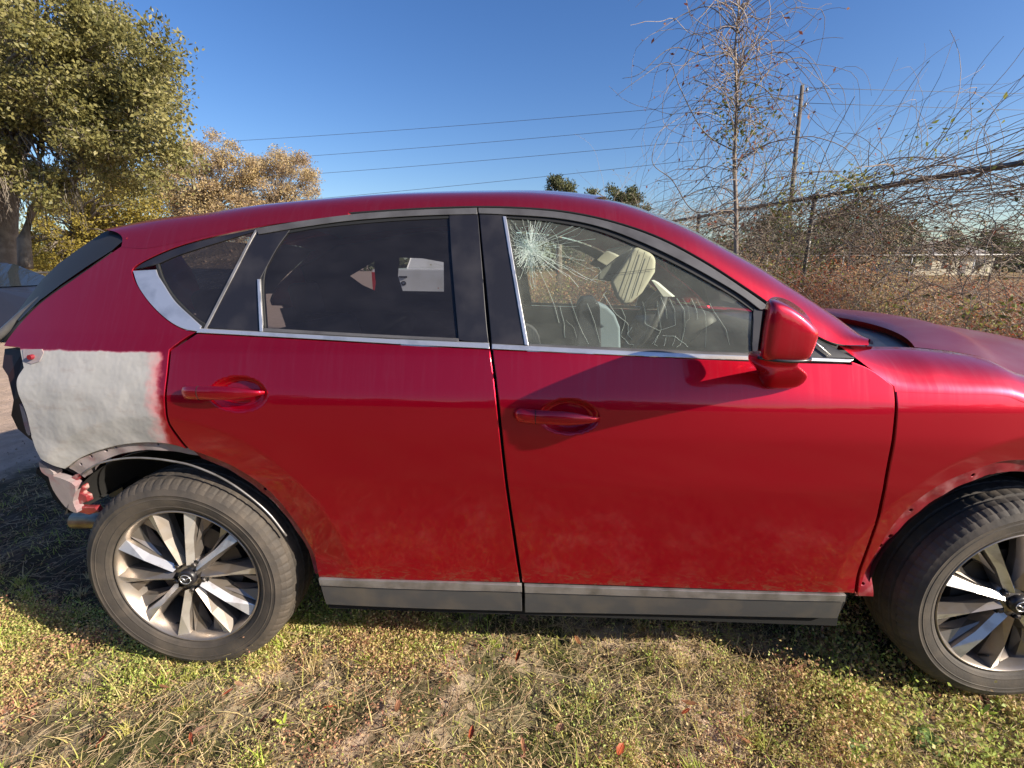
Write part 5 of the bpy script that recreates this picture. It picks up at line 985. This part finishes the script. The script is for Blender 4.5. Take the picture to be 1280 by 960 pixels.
a, b_ = ondepth(960, 320, 20), ondepth(1420, 317, 26); mb = MB(); mb.tube([tuple(a), tuple(b_)], .022, 8); mb.build('rail', PALE, ff, True)
for t in np.linspace(0, 1, 7): p = a*(1-t)+b_*t; mb = MB(); mb.tube([(p[0], p[1], 0), (p[0], p[1], p[2]+.05)], 0.02, 6); mb.build('post', PALE, ff, True)

# ============================================================ OTHER VEHICLES (simple real volumes)
def lofted(prof, w, tum=.12, lvl=.6):
    """side profile polygon (x, z, inset) swept over the width with a softly rounded flank"""
    n = len(prof); rows = []
    for v, k in ((-1, 1), (-.97, 0), (-.6, 0), (0, 0), (.6, 0), (.97, 0), (1, 1)):
        rows.append([(x*(1-.012*k), v*(w/2-ins), z-(.01*k)) for x, z, ins in prof])
    mb = MB()
    for i in range(len(rows)-1):
        a, b = rows[i], rows[i+1]; mb.add(a+b, [(j, (j+1) % n, n+(j+1) % n, n+j) for j in range(n)])
    mb.add(rows[0], [tuple(range(n))]); mb.add(rows[-1], [tuple(range(n))[::-1]]); return mb
def simple_wheel(root, x, y, r=.34, side=1):
    mb = MB(); prof = [(r*.55, -.02), (r*.62, -.03), (r*.95, -.02), (r, .0), (r, .16), (r*.95, .19), (r*.6, .19)]; lathe(mb, prof, 40); ty = mb.build('wheel', TYRE, root, True)
    mb = MB(); lathe(mb, [(.0001, -.01), (r*.2, -.012), (r*.5, .0), (r*.6, -.02), (r*.6, .02)], 30); rm = mb.build('rim', ALLOY, ty, True)
    for o in (ty,): o.matrix_parent_inverse = Matrix(); o.location = (x, y, r); o.rotation_euler = (0, 0, 0 if side < 0 else math.pi)
    rm.matrix_parent_inverse = Matrix()
def bpart(name, mb, m, root, smooth=False):
    o = mb.build(name, m, root, smooth); o.matrix_parent_inverse = Matrix(); return o
WHITE = mat('white_vehicle_paint', (.78, .78, .75), .3, 0, .8, noise=(2, (.66, .65, .6), .45, .7)); BLUE = mat('dark_blue_paint', (.015, .022, .045), .5, 0, .15); GLS = mat('dark_vehicle_glass', (.02, .025, .03), .05); REDL = mat('red_tail_lens', (.5, .01, .01), .15, 0, 1)
def sedan(name, label, loc, rz, m):
    r = thing(name, loc, label, 'car', rz=rz)
    bpart('body', lofted([(-2.2, .35, .05), (-2.28, .6, .03), (-2.2, .92, .06), (-1.5, 1.0, .05), (0, 1.02, .03), (1.1, .98, .05), (1.95, .86, .10), (2.25, .62, .08), (2.22, .32, .08), (1.9, .22, .05), (-1.9, .22, .05)], 1.8), m, r)
    bpart('roof', lofted([(-1.75, .98, .10), (-1.1, 1.38, .26), (-.4, 1.45, .28), (.2, 1.42, .27), (1.05, .98, .12)], 1.8), m, r)
    for s in (-1, 1):
        mb = MB(); mb.prism([(-1.45, s*.80, 1.03), (-1.0, s*.68, 1.34), (.1, s*.67, 1.36), (.75, s*.79, 1.03)], (0, s*.03, 0)); bpart('window', mb, GLS, r)
        mb = MB(); mb.prism([(2.12, s*.5, .66), (2.0, s*.78, .70), (1.98, s*.78, .80), (2.12, s*.5, .76)], (.06, 0, 0)); bpart('headlight', mb, CHROME, r)
        mb = MB(); mb.prism([(-2.2, s*.5, .72), (-2.2, s*.82, .72), (-2.2, s*.82, .86), (-2.2, s*.5, .86)], (-.06, 0, 0)); bpart('tail_light', mb, REDL, r)
        for x in (-1.35, 1.35): simple_wheel(r, x, s*.80, .33, s)
    mb = MB(); mb.add([(.32, -.62, 1.40), (.32, .62, 1.40), (1.10, .74, 1.0), (1.10, -.74, 1.0)], [(0, 1, 2, 3)]); bpart('windscreen', mb, GLS, r)
    mb = MB(); mb.add([(-1.22, -.62, 1.36), (-1.22, .62, 1.36), (-1.80, .74, 1.0), (-1.80, -.74, 1.0)], [(0, 1, 2, 3)]); bpart('rear_window', mb, GLS, r)
    return r
bl = ondepth(5, 380, 8.6); sedan('parked_car', 'dark blue car parked behind the fence at the left edge', (bl[0]-1.25, bl[1]+.6, 0), math.radians(8), BLUE)
cw = ondepth(1100, 330, 85); sedan('parked_car', 'small white car parked far off in front of the pale house', (cw[0], cw[1], 0), .2, WHITE)
# pickup seen from behind through the windows
pk_ = ondepth(516, 345, 10.6); pr = thing('pickup_truck', (pk_[0], pk_[1], 0), 'white pickup with a red tail light, seen from behind through the tinted rear windows', 'truck', rz=math.radians(90-8))
bpart('bed', lofted([(0, .45, .0), (0, 1.30, .0), (1.9, 1.32, .0), (1.9, .45, 0)], 1.9), WHITE, pr); bpart('cab', lofted([(1.92, .45, .0), (1.92, 1.30, .0), (2.1, 1.78, .14), (3.1, 1.80, .14), (3.7, 1.30, .02), (5.0, 1.15, .04), (5.2, .8, .05), (5.2, .45, .05)], 1.88), WHITE, pr)
mb = MB(); mb.box((-.03, -.76, .62), (-.002, .76, 1.28)); tg = bpart('tailgate', mb, WHITE, pr)
mb = MB(); mb.tube([(-.035, .30, 1.14), (-.035, .12, 1.14)], .035, 8, sq=(1, .5)); o = bpart('tailgate_handle', mb, DARK, pr)
mb = MB(); mb.tube([(-.035, .21+.05*math.cos(t), 1.00+.04*math.sin(t)) for t in np.linspace(0, 6.283, 15)], .012, 6); mb.tube([(-.036, .17, 1.0), (-.036, .21, .97), (-.036, .25, 1.0)], .012, 6); bpart('emblem', mb, DARK, pr)
for s in (-1, 1): mb = MB(); mb.box((-.035, s*.78, .80), (.05, s*.955, 1.24)); bpart('tail_light', mb, REDL, pr); [simple_wheel(pr, x, s*.85, .38, s) for x in (1.0, 4.3)]
mb = MB(); mb.box((-.22, -.9, .45), (-.02, .9, .62)); bpart('rear_bumper', mb, CHROME, pr); mb = MB(); mb.add([(1.95, -.72, 1.34), (1.95, .72, 1.34), (2.08, .66, 1.72), (2.08, -.66, 1.72)], [(0, 1, 2, 3)]); bpart('rear_window', mb, GLS, pr)

# left fence in front of the blue car
lf0, lf1 = ondepth(-260, 358, 6.6), ondepth(60, 344, 10.5); lf = thing('chain_link_fence', (lf1[0], lf1[1], 0), 'low chain link fence in front of the dark blue car at the left edge', 'fence')
du = (lf1-lf0); 
zt = 1.22; lf0[2] = lf1[2] = zt; lf1 = lf1+(lf1-lf0)*.8
mb = MB(); mb.tube([tuple(lf0), tuple(lf1)], .022, 8); mb.build('top_rail', METAL, lf, True); mb = MB(); mb.tube([tuple(lf0-[0, 0, .32]), tuple(lf1-[0, 0, .32])], .012, 8); mb.build('tension_wire', METAL, lf, True)
for t in np.linspace(.05, .95, 7): p = lf0*(1-t)+lf1*t; mb = MB(); mb.tube([(p[0], p[1], 0), (p[0], p[1], zt+.05)], .03, 8); mb.build('post', METAL, lf, True)
d_ = lf1-lf0; tl = np.linalg.norm(d_[:2]); uu = d_/tl; nc = int(tl/.08); K = int(1.2/.04); P = np.zeros((nc, K, 3)); sx_ = (np.arange(nc)+.5)[:, None]*.08+np.where(np.arange(K) % 2 == 0, -.04, .04)[None]; P[..., 0] = lf0[0]+uu[0]*sx_; P[..., 1] = lf0[1]+uu[1]*sx_; P[..., 2] = (.03+np.arange(K)*.04)[None]
V, F = strands(P, np.full((nc, K), .0018)); tag(npmesh('wire_mesh', V, F, WIRE, lf), kind='stuff')
bpy.context.view_layer.update()
